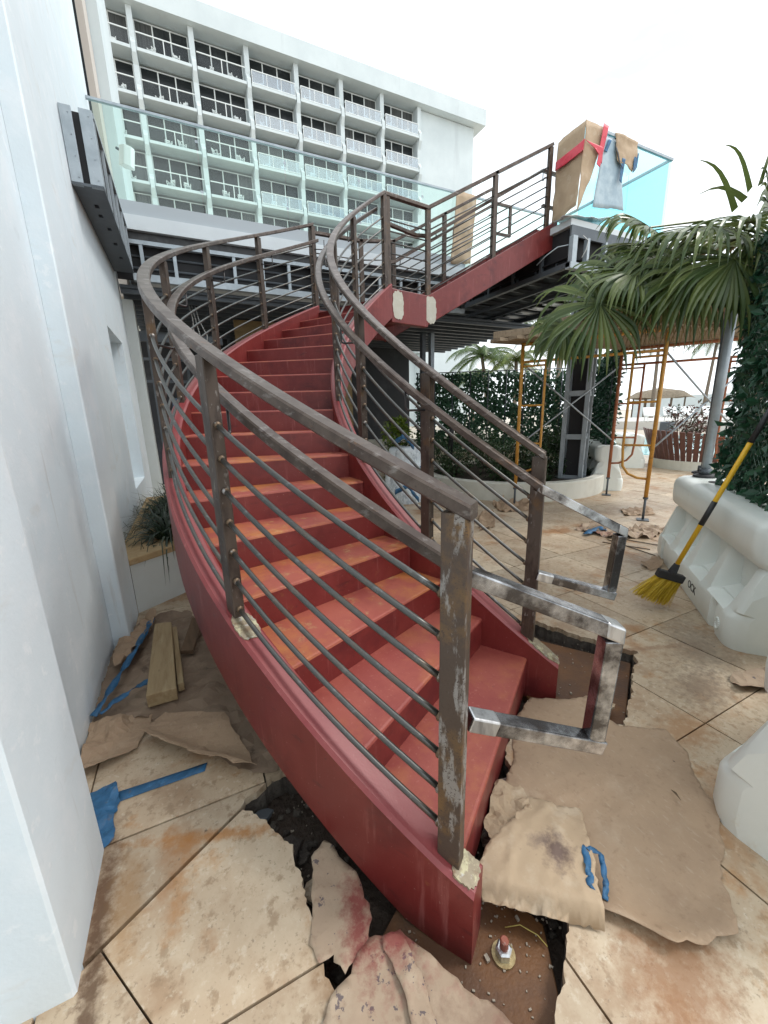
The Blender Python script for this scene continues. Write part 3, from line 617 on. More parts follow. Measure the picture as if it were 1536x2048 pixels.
# straight railings: landing back + far side of upper flight, near side of the landing + upper flight
def straight_railing(par, posts, skip_first=False, segs=None):
    for i, (p, zb) in enumerate(posts):
        if skip_first and i == 0: continue
        q = posts[min(i + 1, len(posts) - 1)][0] if i + 1 < len(posts) else None
        d = (Vector((q[0] - p[0], q[1] - p[1])) if q else Vector((p[0] - posts[i - 1][0][0], p[1] - posts[i - 1][0][1])))
        post_at(p, zb - .02, zb + RTOP - .08 - .02, d, par)
    for i in range(len(posts) - 1):
        (a, za), (b, zb) = posts[i], posts[i + 1]
        A_, B_ = Vector((a[0], a[1], za + RTOP - .08)), Vector((b[0], b[1], zb + RTOP - .08))
        d = (B_ - A_).normalized()
        MB().bar(A_ - d * .03, B_ + d * .03, .062, .04).build('top_rail', STEEL, par, bevel=.004)
        for z in BARZ:
            mb = MB(); mb.tube(Vector((a[0], a[1], za + z - .09)) + d * .034, Vector((b[0], b[1], zb + z - .09)) - d * .034, .0088, 8); mb.build('bar', BAR, par, smooth=True)
zs = lambda u: LZ + .10 + (u - U1) * SL
near = thing('steel_railing', 'straight bare steel railing on the near side of the landing and upper flight', 'railing', (lb_near_a.x, lb_near_a.y, LZ))
pa = (sp(17.2, RLi).x + .03, sp(17.2, RLi).y + .03)
pm = (4.20, NV)
straight_railing(near, [(pa, LZ + .10), ((U1 + .02, NV), LZ + .11), (pm, zs(pm[0])), ((5.18, NV), zs(5.18))])
far = thing('steel_railing', 'straight bare steel railing on the far side of the landing and upper flight', 'railing', (1.95, FV, LZ))
straight_railing(far, [((1.93, FV + .05), LZ + .10), ((2.7, FV + .05), LZ + .10), ((U1 + .15, FV + .05), LZ + .17), ((4.2, FV + .05), zs(4.2)), ((5.2, FV + .05), zs(5.2))])
# handrails of the upper flight, with squared returns at the top
for par, v, vp in ((near, NV + .10, NV), (far, FV - .06, FV + .05)):
    MB().bar((U1 - .1, v, LZ + .84), (U1 + .1, v, LZ + .86), .046, .038).build('handrail', STEEL, par, bevel=.004)
    MB().bar((U1 + .1, v, LZ + .86), (5.15, v, zs(5.15) + .77), .046, .038).build('handrail', STEEL, par, bevel=.004)
    zt = zs(5.15) + .77
    MB().bar((5.15, v, zt), (5.50, v, zt), .046, .038).build('handrail', STEEL, par, bevel=.004)
    MB().bar((5.48, v, zt - .02), (5.48, v, zt - .42), .044, .044, up=(1, 0, 0)).build('loop_drop', STEEL, par, bevel=.004)
    MB().bar((5.50, v, zt - .44), (5.18, v, zt - .44), .046, .038).build('loop_return', STEEL, par, bevel=.004)
    for u in (3.25, 4.24, 5.1):
        bracket(par, (u, vp, zs(u) + .66), (u + .06, v, zs(u) + .76))
lo = [(sp(17.0, RLi) + Vector((.05, .12, 0))), Vector((U1 - .1, NV + .10, 0))]
MB().bar((lo[0].x, lo[0].y, LZ + .86), (lo[1].x, lo[1].y, LZ + .84), .046, .038).build('handrail', STEEL, near, bevel=.004)
# ------------------------------------------------------------------ LEFT WALL
wall = thing('rendered_wall', 'tall white plastered wall with shallow pilasters and a window slot at left', 'wall', (-.62, 0, 0))
WU = -.62; WT = 9.5
NV0, NV1, NZ0, NZ1 = 5.35, 6.5, .70, 2.46
mb = MB()
# main face with the slot cut out
mb.b2(WU - .5, WU, -3.0, NV0, -.12, WT); mb.b2(WU - .5, WU, NV1, 7.35, -.12, WT)
mb.b2(WU - .499, WU - .0005, NV0, NV1, -.12, NZ0); mb.b2(WU - .499, WU - .0005, NV0, NV1, NZ1, WT)
mb.b2(WU - .6, WU - .28, NV0 - .1, NV1 + .1, NZ0 - .1, NZ1 + .1)
mb.build('wall_face', PLASTER, wall)
def pilaster(u, v0, v1):
    mb = MB(); a = .006
    poly = [(WU + .001, v0), (u - .008, v0), (u, v0 + .008), (u, v1 - .008), (u - .008, v1), (WU + .001, v1)]
    mb.prism(poly, -.12, WT - .01); mb.mi = [1 if i == 3 + 0 else 0 for i in range(len(mb.f))]
    mb.build('pilaster', PLASTER, wall)
pilaster(-.452, 1.018, 1.432)
pilaster(-.525, 2.93, 3.42)
pilaster(-.452, -1.4, -.4)
MB().b2(WU - .3, -.49, 7.5, 7.75, -.1, 3.23).build('end_pier', PLASTER2, wall)
# second white block further back with a beige return
w2 = thing('rendered_wall', 'narrow white wall block behind the glass balustrade at upper left', 'wall', (-.5, 9, 0))
MB().b2(-2.6, -.46, 9.6, 13.0, 3.6, 16).build('wall_face', HOTEL, w2)
MB().b2(-2.6, -.62, 8.9, 9.58, 3.6, 16).build('return_wall', mat('beige_render', (.52, .47, .42), .6), w2)
MB().b2(-1.2, -.66, 8.2, 8.22, 5.6, 9).build('window_glass', PANE, w2)
# loudspeaker on that wall
spk = thing('wall_loudspeaker', 'white wedge shaped loudspeaker on a bracket at the upper left wall', 'loudspeaker', (-.33, 8.9, 5.6))
ax = (Vector((.8, -.5, -.2)).normalized(),)
mb = MB(); X = Vector((.75, -.62, -.22)).normalized(); Y = Vector((.62, .75, 0)).normalized(); Z = X.cross(Y)
poly = [(-.10, -.06), (.05, -.11), (.11, -.035), (.11, .035), (.05, .11), (-.10, .06)]
n = len(poly); c = Vector((-.33, 8.85, 5.72))
mb.v = [tuple(c + X * a + Y * b - Z * .14) for a, b in poly] + [tuple(c + X * a + Y * b + Z * .14) for a, b in poly]
mb.f = [tuple(range(n))[::-1], tuple(range(n, 2 * n))] + [(i, (i + 1) % n, n + (i + 1) % n, n + i) for i in range(n)]; mb.mi = [0] * len(mb.f)
mb.build('cabinet', PLWHITE, spk, bevel=.01)
MB().tube((-.47, 8.9, 5.85), (-.36, 8.88, 5.80), .02).build('bracket', GALVD, spk)
# ------------------------------------------------------------------ STEEL FRAME ALONG THE WALL
fr = thing('steel_soffit_frame', 'grey galvanised steel soffit frame bolted along the white wall', 'steel frame', (-.5, 4.68, 3.43))
x0, x1, y0, y1, z0, z1 = WU + .004, -.385, 4.68, 6.96, 3.44, 4.01
MB().b2(x0, x0 + .085, y0, y0 + .03, z0, z1).build('end_plate', GALV, fr, bevel=.003)
MB().b2(x1 - .095, x1, y0, y0 + .03, z0, z1).build('end_plate', GALV, fr, bevel=.003)
MB().b2(x0 + .02, x1 - .02, y0 + .035, y1, z0 + .03, z1 - .02).build('cavity_shade_box', BLACK, fr)  # black filler paints the shade inside the hollow frame
mb = MB()
V, Fc = cdt_keep([[(x0, y0), (x1, y0), (x1, y1), (x0, y1)]] + [[(cx - .018, cy - .035), (cx + .018, cy - .035), (cx + .018, cy + .035), (cx - .018, cy + .035)] for cx, cy in ((-.50, 5.05), (-.50, 5.25), (-.47, 5.55), (-.47, 5.95), (-.47, 6.4))], lambda s: s == {0})
slab(V, Fc, z0, z0 + .022, mb); mb.build('bottom_track', GALVD, fr)
MB().b2(x0 + .01, x0 + .1, y0 + .2, y0 + .36, z0 + .023, z0 + .028).build('clip', BLACK, fr)
for i in range(6):
    v = y0 + .06 + i * .42
    MB().b2(x1 - .03, x1 + .002, v, v + .04, z0 + .024, z1 - .04).build('stud', GALV, fr)
MB().b2(x1 - .04, x1 + .006, y0 + .031, y1, z1 - .04, z1).build('top_track', GALV, fr)
rv = MB()
for dz in frange(.06, .52, 3):
    for xx in (x0 + .06, x1 - .03): rv.ball((xx, y0 - .001, z0 + dz), .006, 6)
rv.build('rivets', GALV, fr)
# ------------------------------------------------------------------ TERRACE
ter = thing('raised_terrace', 'raised terrace with white edge and open steel stud framing behind the stairs', 'terrace', (3, 8, 0))
TV = 7.0; TE = 7.35; SV = 4.55; SU = 5.22
MB().b2(-.6, TE, TV + .02, 11.0, 4.0, DZ).build('deck', FASCIA, ter)
MB().b2(SU, TE, SV + .02, TV + .019, 4.0, DZ - .002).build('deck', FASCIA, ter)
MB().b2(-.60, SU - .01, TV - .02, TV + .10, 4.16, 4.33).build('edge_fascia', mat('grey_edge_metal', (.40, .44, .47), .5), ter)
MB().b2(-.60, SU - .01, TV - .05, TV + .08, 3.98, 4.158).build('edge_fascia', FASCIA, ter)
MB().b2(-.60, SU - .01, TV + .02, TV + .06, 3.88, 3.98).build('black_gap_strip', mat('black_gap_strip', (.02, .02, .022), .4, layers=[((.06, .06, .06), 6, .5, .65, .8)]), ter)  # black strip stands in for the shaded gap below the white edge
MB().b2(-.40, SU - .01, TV - .02, TV + .05, 3.82, 3.87).build('top_track', GALV, ter)
MB().b2(-.40, SU - .01, TV - .03, TV + .06, 3.36, 3.45).build('bottom_track', GALV, ter)
u = -.28; i = 0
while u < SU - .1:
    MB().b2(u, u + .045, TV - .012, TV + .035, 3.45, 3.82).build('stud', GALV, ter); u += .405 + .02 * math.sin(i * 2.3); i += 1
MB().b2(-.6, SU, TV + .10, TV + .14, 3.40, 4.0).build('cavity_shade_sheet', BLACK, ter)  # black sheet paints the shade seen between the studs
for i, z in enumerate((3.55, 3.70)):
    MB().tube((-.4, TV + .085, z), (SU - .1, TV + .085, z + .01), .015, 6).build('conduit', GALVD, ter)
# soffit of the main terrace behind the stud wall
MB().b2(-.6, TE, TV + .15, 11.0, 3.30, 3.34).build('soffit', GALVD, ter)
for i in range(12):
    v = TV + .2 + i * .32
    MB().b2(-.6, TE - .02, v, v + .05, 3.24, 3.299).build('joist', GALVD, ter)
# arm of the terrace at right: near end, stud box, joists seen from below
MB().b2(SU, TE, SV, SV + .03, 3.86, 4.0).build('edge_angle', GALVD, ter)
MB().b2(SU - .03, SU + .05, SV - .03, TV - .06, 3.46, 3.53).build('bottom_track', GALVD, ter)
MB().b2(SU - .03, TE, SV - .05, SV + .04, 3.44, 3.52).build('bottom_track', GALV, ter)
for u in (SU, SU + .30, SU + .68, SU + 1.06, SU + 1.44, SU + 1.82):
    MB().b2(u, u + .09 if u == SU else u + .045, SV - .04, SV + .03, 3.52, 3.86).build('stud', GALV, ter)
MB().b2(SU + .06, TE - .02, SV + .10, SV + .12, 3.5, 3.99).build('cavity_shade_sheet', BLACK, ter)  # shade behind the end studs, painted as a black sheet
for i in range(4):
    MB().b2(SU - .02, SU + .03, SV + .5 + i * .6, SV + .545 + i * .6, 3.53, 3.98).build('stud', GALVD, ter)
MB().b2(SU + .06, SU + .08, SV + .12, TV, 3.5, 3.99).build('cavity_shade_sheet', BLACK, ter)  # same painted shade behind the side studs
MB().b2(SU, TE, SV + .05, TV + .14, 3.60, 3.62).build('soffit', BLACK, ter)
for i in range(11):
    v = SV + .25 + i * .4
    MB().b2(SU + .03, TE - .4, v, v + .03, 3.545, 3.598).build('joist', GALVD, ter)
for u in (SU + .6, SU + 1.15):
    MB().b2(u, u + .05, SV + .05, 11, 3.48, 3.54).build('carrier', GALVD, ter)
for i in range(16):
    v = SV + .25 + i * .38
    MB().b2(TE - .55, TE - .02, v, v + .20, 3.55, 3.57).build('skylit_joist_strip', mat('bright_galvanised_strip', (.55, .58, .60), .35, .5), ter)  # sky light on the edge joists put into a brighter steel colour
MB().b2(TE - .05, TE, SV + .04, 11, 3.46, 3.99).build('edge_angle', GALVD, ter)
cb = MB(); cb.path([(SU - .02, SV + .02, 3.75), (SU - .12, SV + .12, 3.74), (SU - .2, SV + .25, 3.66), (SU - .22, SV + .4, 3.58)], .008, 8); cb.build('flexible_conduit', GALV, ter, smooth=True)
cb = MB(); cb.path([(SU + .2, SV - .03, 3.88), (SU + .28, SV - .06, 3.82), (SU + .25, SV - .06, 3.7), (SU + .2, SV - .04, 3.6)], .006, 6); cb.build('loose_cable', mat('white_cable', (.6, .6, .58), .5), ter, smooth=True)
# columns under the terrace
for u, v in ((5.05, 8.3), (5.25, 8.25)):
    MB().b2(u, u + .09, v, v + .12, -.02, 3.24).build('column', GALVD if u < 5.1 else GALV, ter, bevel=.003)
# ------------------------------------------------------------------ GLASS BALUSTRADES
gb = thing('glass_balustrade', 'green tinted glass balustrade on the terrace edge below the hotel', 'glass balustrade', (2, TV, 4.33))
us = [-.6, .62, 1.84, 3.06, 4.28, 5.2, 6.3, 7.32]
for a, b in zip(us[:-1], us[1:]):
    MB().b2(a + .006, b - .006, TV + .03, TV + .042, 4.332 if b < 5.3 else 4.10, 5.395).build('glass_pane', GLASS, gb)
MB().b2(-.62, 7.33, TV + .015, TV + .058, 5.396, 5.424).build('top_rail', GALV, gb)
for u in us[1:-1]:
    for z in (4.6, 5.2): MB().b2(u - .02, u + .02, TV + .024, TV + .029, z, z + .03).build('clamp', GALV, gb)
gb2 = thing('glass_balustrade', 'blue green glass corner balustrade on the near end of the right terrace arm', 'glass balustrade', (6.3, SV, DZ))
for a, b in ((5.36, 6.35), (6.36, 7.33)):
    MB().b2(a, b, SV + .03, SV + .042, DZ + .002, 5.20).build('glass_pane', GLASSB, gb2)
for a, b in ((4.62, 5.8), (5.81, 6.98)):
    MB().b2(7.31, 7.322, a, b, DZ + .002, 5.20).build('glass_pane', GLASSB, gb2)
MB().b2(5.34, 7.34, SV + .015, SV + .055, 5.202, 5.235).build('top_rail', GALV, gb2)
MB().b2(7.295, 7.337, SV + .056, 6.98, 5.2025, 5.2345).build('top_rail', GALV, gb2)
MB().b2(5.36, 5.372, 4.62, 4.95, DZ + .002, 5.20).build('glass_pane', GLASS, gb2)
MB().b2(5.345, 5.385, SV + .056, 4.95, 5.2025, 5.2345).build('top_rail', GALV, gb2)
# kraft paper hung over the glass
def hang(name, pts, label, matl, tapes=(), cols=10, th=.004, sub=14, amp=.02, seed=0, par=None, cat='paper'):
    """quad-grid sheet through 4 corners (bilinear) with wrinkles"""
    rnd = random.Random(seed); A, B, C_, D = [Vector(p) for p in pts]; mb = MB(); n = sub
    nr = (B - A).cross(D - A).normalized()
    for i in range(n + 1):
        for j in range(n + 1):
            s_, t_ = i / n, j / n
            p = A * (1 - s_) * (1 - t_) + B * s_ * (1 - t_) + C_ * s_ * t_ + D * (1 - s_) * t_
            w = mnoise.noise(p * 5 + Vector((seed, 0, 0))) * amp + mnoise.noise(p * 14) * amp * .4
            e = Vector((0, 0, 0))
            if t_ > .98: e = Vector((0, 0, mnoise.noise(p * 9) * .04))
            mb.v.append(tuple(p + nr * w + e))
    for i in range(n):
        for j in range(n):
            a = i * (n + 1) + j; mb.f.append((a, a + 1, a + n + 2, a + n + 1)); mb.mi.append(0)
    o = mb.build(name, matl, par, smooth=True)
    sd = o.modifiers.new('thick', 'SOLIDIFY'); sd.thickness = th
    if label: tag(o, label, cat)
    return o
kp = thing('hanging_kraft_paper', 'brown kraft paper with red tape wrapped over the glass corner', 'paper', (5.35, SV, 5.2))
hang('sheet', [(5.33, SV + .46, 5.22), (5.33, SV + .0, 5.25), (5.265, SV + .0, 4.24), (5.26, SV + .42, 4.15)], None, PAPERG, amp=.025, seed=1, par=kp)
hang('sheet', [(5.33, SV + .0, 5.25), (5.72, SV + .005, 5.245), (5.56, SV - .01, 4.74), (5.27, SV - .01, 4.16)], None, PAPERG, amp=.02, seed=2, par=kp)
hang('tape_strip', [(5.285, SV + .44, 4.96), (5.285, SV - .04, 5.0), (5.265, SV - .04, 4.86), (5.265, SV + .42, 4.84)], None, TAPER, amp=.006, seed=3, par=kp)
hang('tape_strip', [(5.64, SV - .035, 5.26), (5.74, SV - .035, 5.25), (5.62, SV - .04, 4.72), (5.55, SV - .04, 4.74)], None, TAPER, amp=.006, seed=4, par=kp)
hang('tape_strip', [(5.30, SV - .04, 4.99), (5.66, SV - .04, 4.98), (5.66, SV - .04, 4.80), (5.52, SV - .04, 4.93)], None, TAPER, amp=.006, seed=5, par=kp)
k2 = thing('hanging_kraft_paper', 'small torn kraft paper with blue tape hanging from the glass top rail', 'paper', (6.1, SV, 5.2))
hang('sheet', [(5.94, SV + .0, 5.245), (6.45, SV + .0, 5.24), (6.38, SV - .01, 4.86), (6.0, SV - .01, 4.92)], None, PAPERG, amp=.03, seed=6, par=k2)
hang('tape_strip', [(5.82, SV + .01, 5.14), (5.88, SV + .01, 5.14), (5.80, SV + .005, 4.98), (5.75, SV + .005, 4.98)], None, TAPEB, amp=.008, seed=7, par=k2)
hang('tape_strip', [(6.10, SV - .025, 4.96), (6.17, SV - .025, 4.96), (6.13, SV - .025, 4.66), (6.08, SV - .025, 4.68)], None, TAPEB, amp=.008, seed=8, par=k2)
hang('tape_strip', [(6.36, SV - .02, 5.06), (6.46, SV - .02, 5.1), (6.44, SV - .02, 4.92), (6.36, SV - .02, 4.82)], None, TAPEB, amp=.01, seed=9, par=k2)
hang('dark_scrap', [(5.92, SV - .02, 5.08), (5.97, SV - .02, 5.06), (6.13, SV - .02, 4.82), (6.03, SV - .02, 4.92)], None, RUBBER, amp=.012, seed=10, par=k2)
hang('plastic_film', [(5.76, SV + .022, 5.18), (6.05, SV + .022, 5.20), (6.30, SV + .02, 4.35), (5.62, SV + .02, 4.30)], None, BLUEFILM, amp=.004, seed=16, par=k2)
k3 = hang('hanging_kraft_paper', [(4.98, TV - .02, 5.42), (5.45, TV - .02, 5.41), (5.32, TV - .03, 4.25), (4.86, TV - .03, 4.20)], 'long kraft paper strip hanging on the glass behind the upper flight', PAPERG, amp=.03, seed=11)
tag(hang('white_sheet', [(5.05, SV - .02, 4.07), (5.95, SV - .05, 4.17), (5.9, SV + .25, 4.16), (5.2, SV + .35, 4.14)], 'crumpled white plastic sheet lying on the deck corner under the paper', PLASTW, amp=.03, seed=12), None, 'plastic sheet')
# ------------------------------------------------------------------ GROUND FLOOR FRONT UNDER THE TERRACE
sf = thing('shop_front', 'dark open ground floor front under the terrace with plywood and steel frames', 'building front', (1.5, 10, 0))
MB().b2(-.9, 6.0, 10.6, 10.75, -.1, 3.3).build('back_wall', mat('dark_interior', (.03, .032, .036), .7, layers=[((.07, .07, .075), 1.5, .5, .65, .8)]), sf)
MB().b2(1.02, 3.3, 8.32, 8.36, .2, 3.23).build('plywood_panel', PLY, sf)
MB().b2(.80, 1.0, 8.2, 8.36, -.1, 2.62).build('pier', PLASTER2, sf)
for u in (-.5, .15, .62, 1.0): MB().b2(u, u + .05, 9.5, 9.56, 0, 3.2).build('frame_stud', GALVD, sf)
for z in (2.2, 2.62, 3.1): MB().b2(-.6, 1.04, 9.49, 9.565, z, z + .05).build('frame_rail', GALVD, sf)
MB().b2(-.62, .75, 7.9, 8.0, 2.72, 2.84).build('frame_rail', GALVD, sf)
MB().b2(-.62, -.5, 7.76, 7.98, 2.85, 3.24).build('frame_stud', GALVD, sf)
MB().b2(-.2, .55, 9.45, 9.48, .1, 1.9).build('blue_board', mat('slate_blue_board', (.10, .14, .20), .6), sf)
jb = thing('junction_box', 'grey electrical box dangling on cables under the terrace', 'electrical box', (.42, 7.6, 2.4))
MB().box((.42, 7.6, 2.50), (.15, .06, .24), rz=.2).build('box', GALV, jb, bevel=.006)
for i, dx in enumerate((-.05, -.01, .04)):
    c_ = MB(); c_.path([(.42 + dx, 7.6, 2.61), (.41 + dx * 2.2, 7.62, 2.8), (.36 + dx, 7.66, 3.05), (.33 + dx, 7.7, 3.26)], .008, 6); c_.build('cable', mat('white_cable', (.6, .6, .58), .5), jb, smooth=True)
c_ = MB(); c_.path([(.47, 7.6, 2.39), (.48, 7.62, 2.1), (.46, 7.64, 1.7)], .006, 6); c_.build('cable', MATS['white_cable'], jb, smooth=True)
# ------------------------------------------------------------------ HOTEL
hot = thing('hotel_building', 'tall white hotel block with rows of balconies behind the terrace', 'building', (12, 40, 0))
BAY, D0 = 4.03, 40.0
ROWS = [27.6 - 2.82 * i for i in range(7)]
SLO = .34
mb = MB(); mb.b2(-14, 31.0, D0 + 1.9, D0 + 15, 0, 30.3); mb.build('wall_core', HOTEL, hot)
mb = MB(); mb.b2(24.45, 31.0, D0 + .6, D0 + 1.899, 0, 30.3); mb.build('end_wall', HOTEL, hot)
mb = MB(); mb.b2(-16, 31.95, D0 - .2, D0 + 15.6, 30.35, 31.73); mb.build('parapet', HOTEL, hot)
mb = MB(); mb.b2(-10, -1.6, D0 + 4, D0 + 10, 31.73, 35.2)
for i in range(12): mb.b2(-1.6 + .0, -1.45, D0 + 4.2 + i * .5, D0 + 4.45 + i * .5, 31.8, 35.0)
mb.build('roof_plant_screen', HOTEL, hot)
cols = [-BAY * 2 + BAY * i for i in range(9)]
for c in cols:
    mb = MB(); mb.b2(c - .19, c + .19, D0 + .30, D0 + 1.89, 8, 30.34)
    for z in ROWS:   # swelling of the fin at each slab
        poly = [(D0 + .305, z + .9), (D0 + .305, z - .75), (D0 + .02, z - .15), (D0 + .02, z + .45)]
        mb.v += [(c - .15, p[0], p[1]) for p in poly] + [(c + .15, p[0], p[1]) for p in poly]
        o_ = len(mb.v) - 8
        for f in [(0, 1, 2, 3), (7, 6, 5, 4), (0, 4, 5, 1), (1, 5, 6, 2), (2, 6, 7, 3), (3, 7, 4, 0)]: mb.f.append(tuple(i + o_ for i in f)); mb.mi.append(0)
    mb.build('column', HOTEL, hot)
# shared meshes: window surround, pane, balcony slab, rail, glass
w3 = (BAY - .42) / 3
fm = MB()
ww = BAY - .40
for x in (-ww / 2, ww / 2 - .07): fm.b2(x, x + .07, -.05, .05, 0, 2.4)
for i in (1, 2): fm.b2(-ww / 2 + ww * i / 3 - .045, -ww / 2 + ww * i / 3 + .045, -.05, .05, .07, 2.33)
fm.b2(-ww / 2 + .07, ww / 2 - .07, -.05, .05, 2.33, 2.4); fm.b2(-ww / 2 + .07, ww / 2 - .07, -.05, .05, 0, .07)
fme = fm.mesh('window', FRAMEW)
pm_ = MB(); pm_.b2(-ww / 6 + .04, ww / 6 - .04, -.012, .012, .07, 2.33); pme = pm_.mesh('pane', PANE); pmeb = pm_.mesh('pane', PANE2)
sm_ = MB(); sm_.b2(-BAY / 2 + .20, BAY / 2 - .20, 0, 1.88, 0, .20); sme = sm_.mesh('balcony', HOTEL)
rm = MB(); rw = BAY / 2 - .24
rm.b2(-rw, rw, 0.05, 0.11, 1.10, 1.16)
for x in (-rw, -rw * .33, rw * .33, rw - .04): rm.b2(x, x + .04, 0.055, 0.105, .2, 1.10)
rm.b2(-rw, rw, 0.05, 0.11, .26, .31)
rm.b2(-rw, -rw + .05, 0.11, 0.6, 1.10, 1.15); rm.b2(rw - .05, rw, 0.11, 0.6, 1.10, 1.15)
rme = rm.mesh('railing', FRAMEW)
rm2 = MB(); rm2.b2(-rw, rw, 0.05, 0.11, 1.10, 1.16); rm2.b2(-.03, .03, 0.055, 0.105, .2, 1.1); rme2 = rm2.mesh('railing', FRAMEW)
gm = MB(); gm.b2(-rw + .05, rw - .05, 0.075, 0.085, .32, 1.09); gme = gm.mesh('railing_glass', GLASSC); gme2 = gm.mesh('railing_glass', GLASSL)
ch = MB()      # plastic armchair
ch.b2(-.25, .25, -.25, .25, .38, .42)
for a in (-1, 1):
    for b in (-1, 1): ch.b2(a * .23 - .025, a * .23 + .025, b * .22 - .025, b * .22 + .025, 0, .39 if b < 0 else .38)
    ch.b2(a * .26 - .025, a * .26 + .025, -.25, .24, .60, .64); ch.b2(a * .26 - .02, a * .26 + .02, -.25, -.2, .42, .60)
ch.bar((-.2, .26, .44), (-.2, .36, .85), .05, .03); ch.bar((.2, .26, .44), (.2, .36, .85), .05, .03); ch.b2(-.22, .22, .33, .37, .80, .92)
for x in (-.1, 0, .1): ch.bar((x, .26, .44), (x, .345, .82), .05, .02)
chme = ch.mesh('balcony_chair', PLWHITE)
rc = random.Random(11)
for ci, c in enumerate(cols[:-1]):
    mid = c + BAY / 2
    for ri, z in enumerate(ROWS):
        w_ = inst('window', fme, Matrix.Translation((mid, D0 + 1.25, z + .24)), hot)
        for i in range(3): inst('pane', pmeb if rc.random() < .22 else pme, Matrix.Translation((mid + (i - 1) * ww / 3, D0 + 1.25, z + .24)), w_)
        b_ = inst('balcony', sme, Matrix.Translation((mid, D0, z)), hot)
        glassy = mid > 9 or (mid > 5 and ri % 2 == 0)
        inst('railing', rme if mid > 7 else rme2, Matrix.Translation((mid, D0, z)), b_)
        inst('railing_glass', gme if mid > 9 else gme2, Matrix.Translation((mid, D0, z)), b_)
        if ri < 6 and ci > 0:
            for q in range(2):
                o = inst('balcony_chair', chme, TR((mid + (q - .5) * 1.5 + rc.uniform(-.3, .3), D0 + .6 + rc.uniform(-.1, .15), z + .2), rc.uniform(-.9, .9), rc.uniform(.78, .9)))
                nth = ('first', 'second', 'third', 'fourth', 'fifth', 'sixth', 'seventh', 'eighth')
                tag(o, '%s white chair on the hotel balcony, %s row from the top, %s bay from left' % (('left', 'right')[q], nth[ri], nth[ci - 1]), 'chair', 'white plastic chairs on the hotel balconies')
# top row windows above the highest slab are tied to the parapet; side balconies at the far corner
for i in range(5):
    z = 26.4 - 2.82 * i
    MB().b2(31.0, 31.8, D0 + 4, D0 + 9, z, z + .2).build('balcony', HOTEL, hot)
    MB().b2(31.72, 31.76, D0 + 4, D0 + 9, z + 1.1, z + 1.15).b2(31.72, 31.76, D0 + 4, D0 + 4.05, z + .2, z + 1.1).build('railing', FRAMEW, hot)
# ================================================================== SHEETS OF PAPER, TAPE, TIMBER ON THE FLOOR
def sheet(name, poly, label, matl, z0=.006, amp=.012, seed=0, grid=.035, zf=None, th=.0012, cat='paper', jagamp=.008, freq=7, par=None, creases=5, crz=.006):
    pj = jag(poly, min(.018, grid), jagamp, seed); rl = random.Random(seed + 500)
    lines = [(Vector((rl.uniform(min(p[0] for p in poly), max(p[0] for p in poly)), rl.uniform(min(p[1] for p in poly), max(p[1] for p in poly)))), rl.uniform(0, 3.14)) for _ in range(creases)]
    xs = [p[0] for p in poly]; ys = [p[1] for p in poly]
    ex = []; rnd = random.Random(seed)
    x = min(xs)
    while x < max(xs):
        y = min(ys)
        while y < max(ys):
            q = (x + rnd.uniform(-.3, .3) * grid, y + rnd.uniform(-.3, .3) * grid)
            if inpoly(q, pj): ex.append(q)
            y += grid
        x += grid
    V, Fc = cdt_keep([pj], lambda s: 0 in s, ex)
    mb = MB()
    for (x, y) in V:
        p = Vector((x, y, seed * 1.7))
        n_ = abs(mnoise.noise(p * freq)) * amp * 1.6 + abs(mnoise.noise(p * freq * 1.9 + Vector((5, 2, 0)))) * amp * .8 - amp * .35 + mnoise.noise(p * freq * 2.7) * amp * .35
        z = z0 + max(0, n_) + (zf(x, y) if zf else 0)
        for lp_, la_ in lines:
            dd_ = abs((x - lp_.x) * math.sin(la_) - (y - lp_.y) * math.cos(la_)); z += crz * max(0, 1 - dd_ / (grid * 1.1))
        mb.v.append((x, y, z))
    mb.f = [tuple(f) for f in Fc]; mb.mi = [0] * len(mb.f)
    o = mb.build(name, matl, par, smooth=amp < .012)
    sd = o.modifiers.new('thick', 'SOLIDIFY'); sd.thickness = th; sd.offset = 1
    if label: tag(o, label, cat)
    return o
def ribbon(name, pts, w, label, matl, seed=0, cat='tape', side=None, par=None):
    mb = MB(); pts = [Vector(p) for p in pts]; N = len(pts)
    # resample
    P = []
    for i in range(N - 1):
        for j in range(9): P.append(pts[i].lerp(pts[i + 1], j / 9) + Vector((mnoise.noise(Vector((i + j / 9, seed, 0)) * 3), mnoise.noise(Vector((i + j / 9, seed, 4)) * 3), 0)) * w * .3)
    P.append(pts[-1]); rnd = random.Random(seed)
    for i, p in enumerate(P):
        d = (P[min(i + 1, len(P) - 1)] - P[max(i - 1, 0)]).normalized()
        s_ = d.cross(Vector((0, 0, 1))).normalized() if side is None else Vector(side)
        tw = math.sin(i * .8 + seed) * .5 + rnd.uniform(-.3, .3)
        s_ = (s_ + Vector((0, 0, tw))).normalized()
        mb.v += [tuple(p - s_ * w / 2), tuple(p + s_ * w / 2 + Vector((0, 0, rnd.uniform(0, .004))))]
    for i in range(len(P) - 1): mb.f.append((2 * i, 2 * i + 1, 2 * i + 3, 2 * i + 2)); mb.mi.append(0)
    o = mb.build(name, matl, par, smooth=True); sd = o.modifiers.new('thick', 'SOLIDIFY'); sd.thickness = .0012
    if label: tag(o, label, cat)
    return o
def edge_dist(p, a, b):
    p, a, b = Vector(p), Vector(a), Vector(b); d = b - a; t = max(0, min(1, (p - a).dot(d) / d.length_squared)); return (p - a - d * t).length
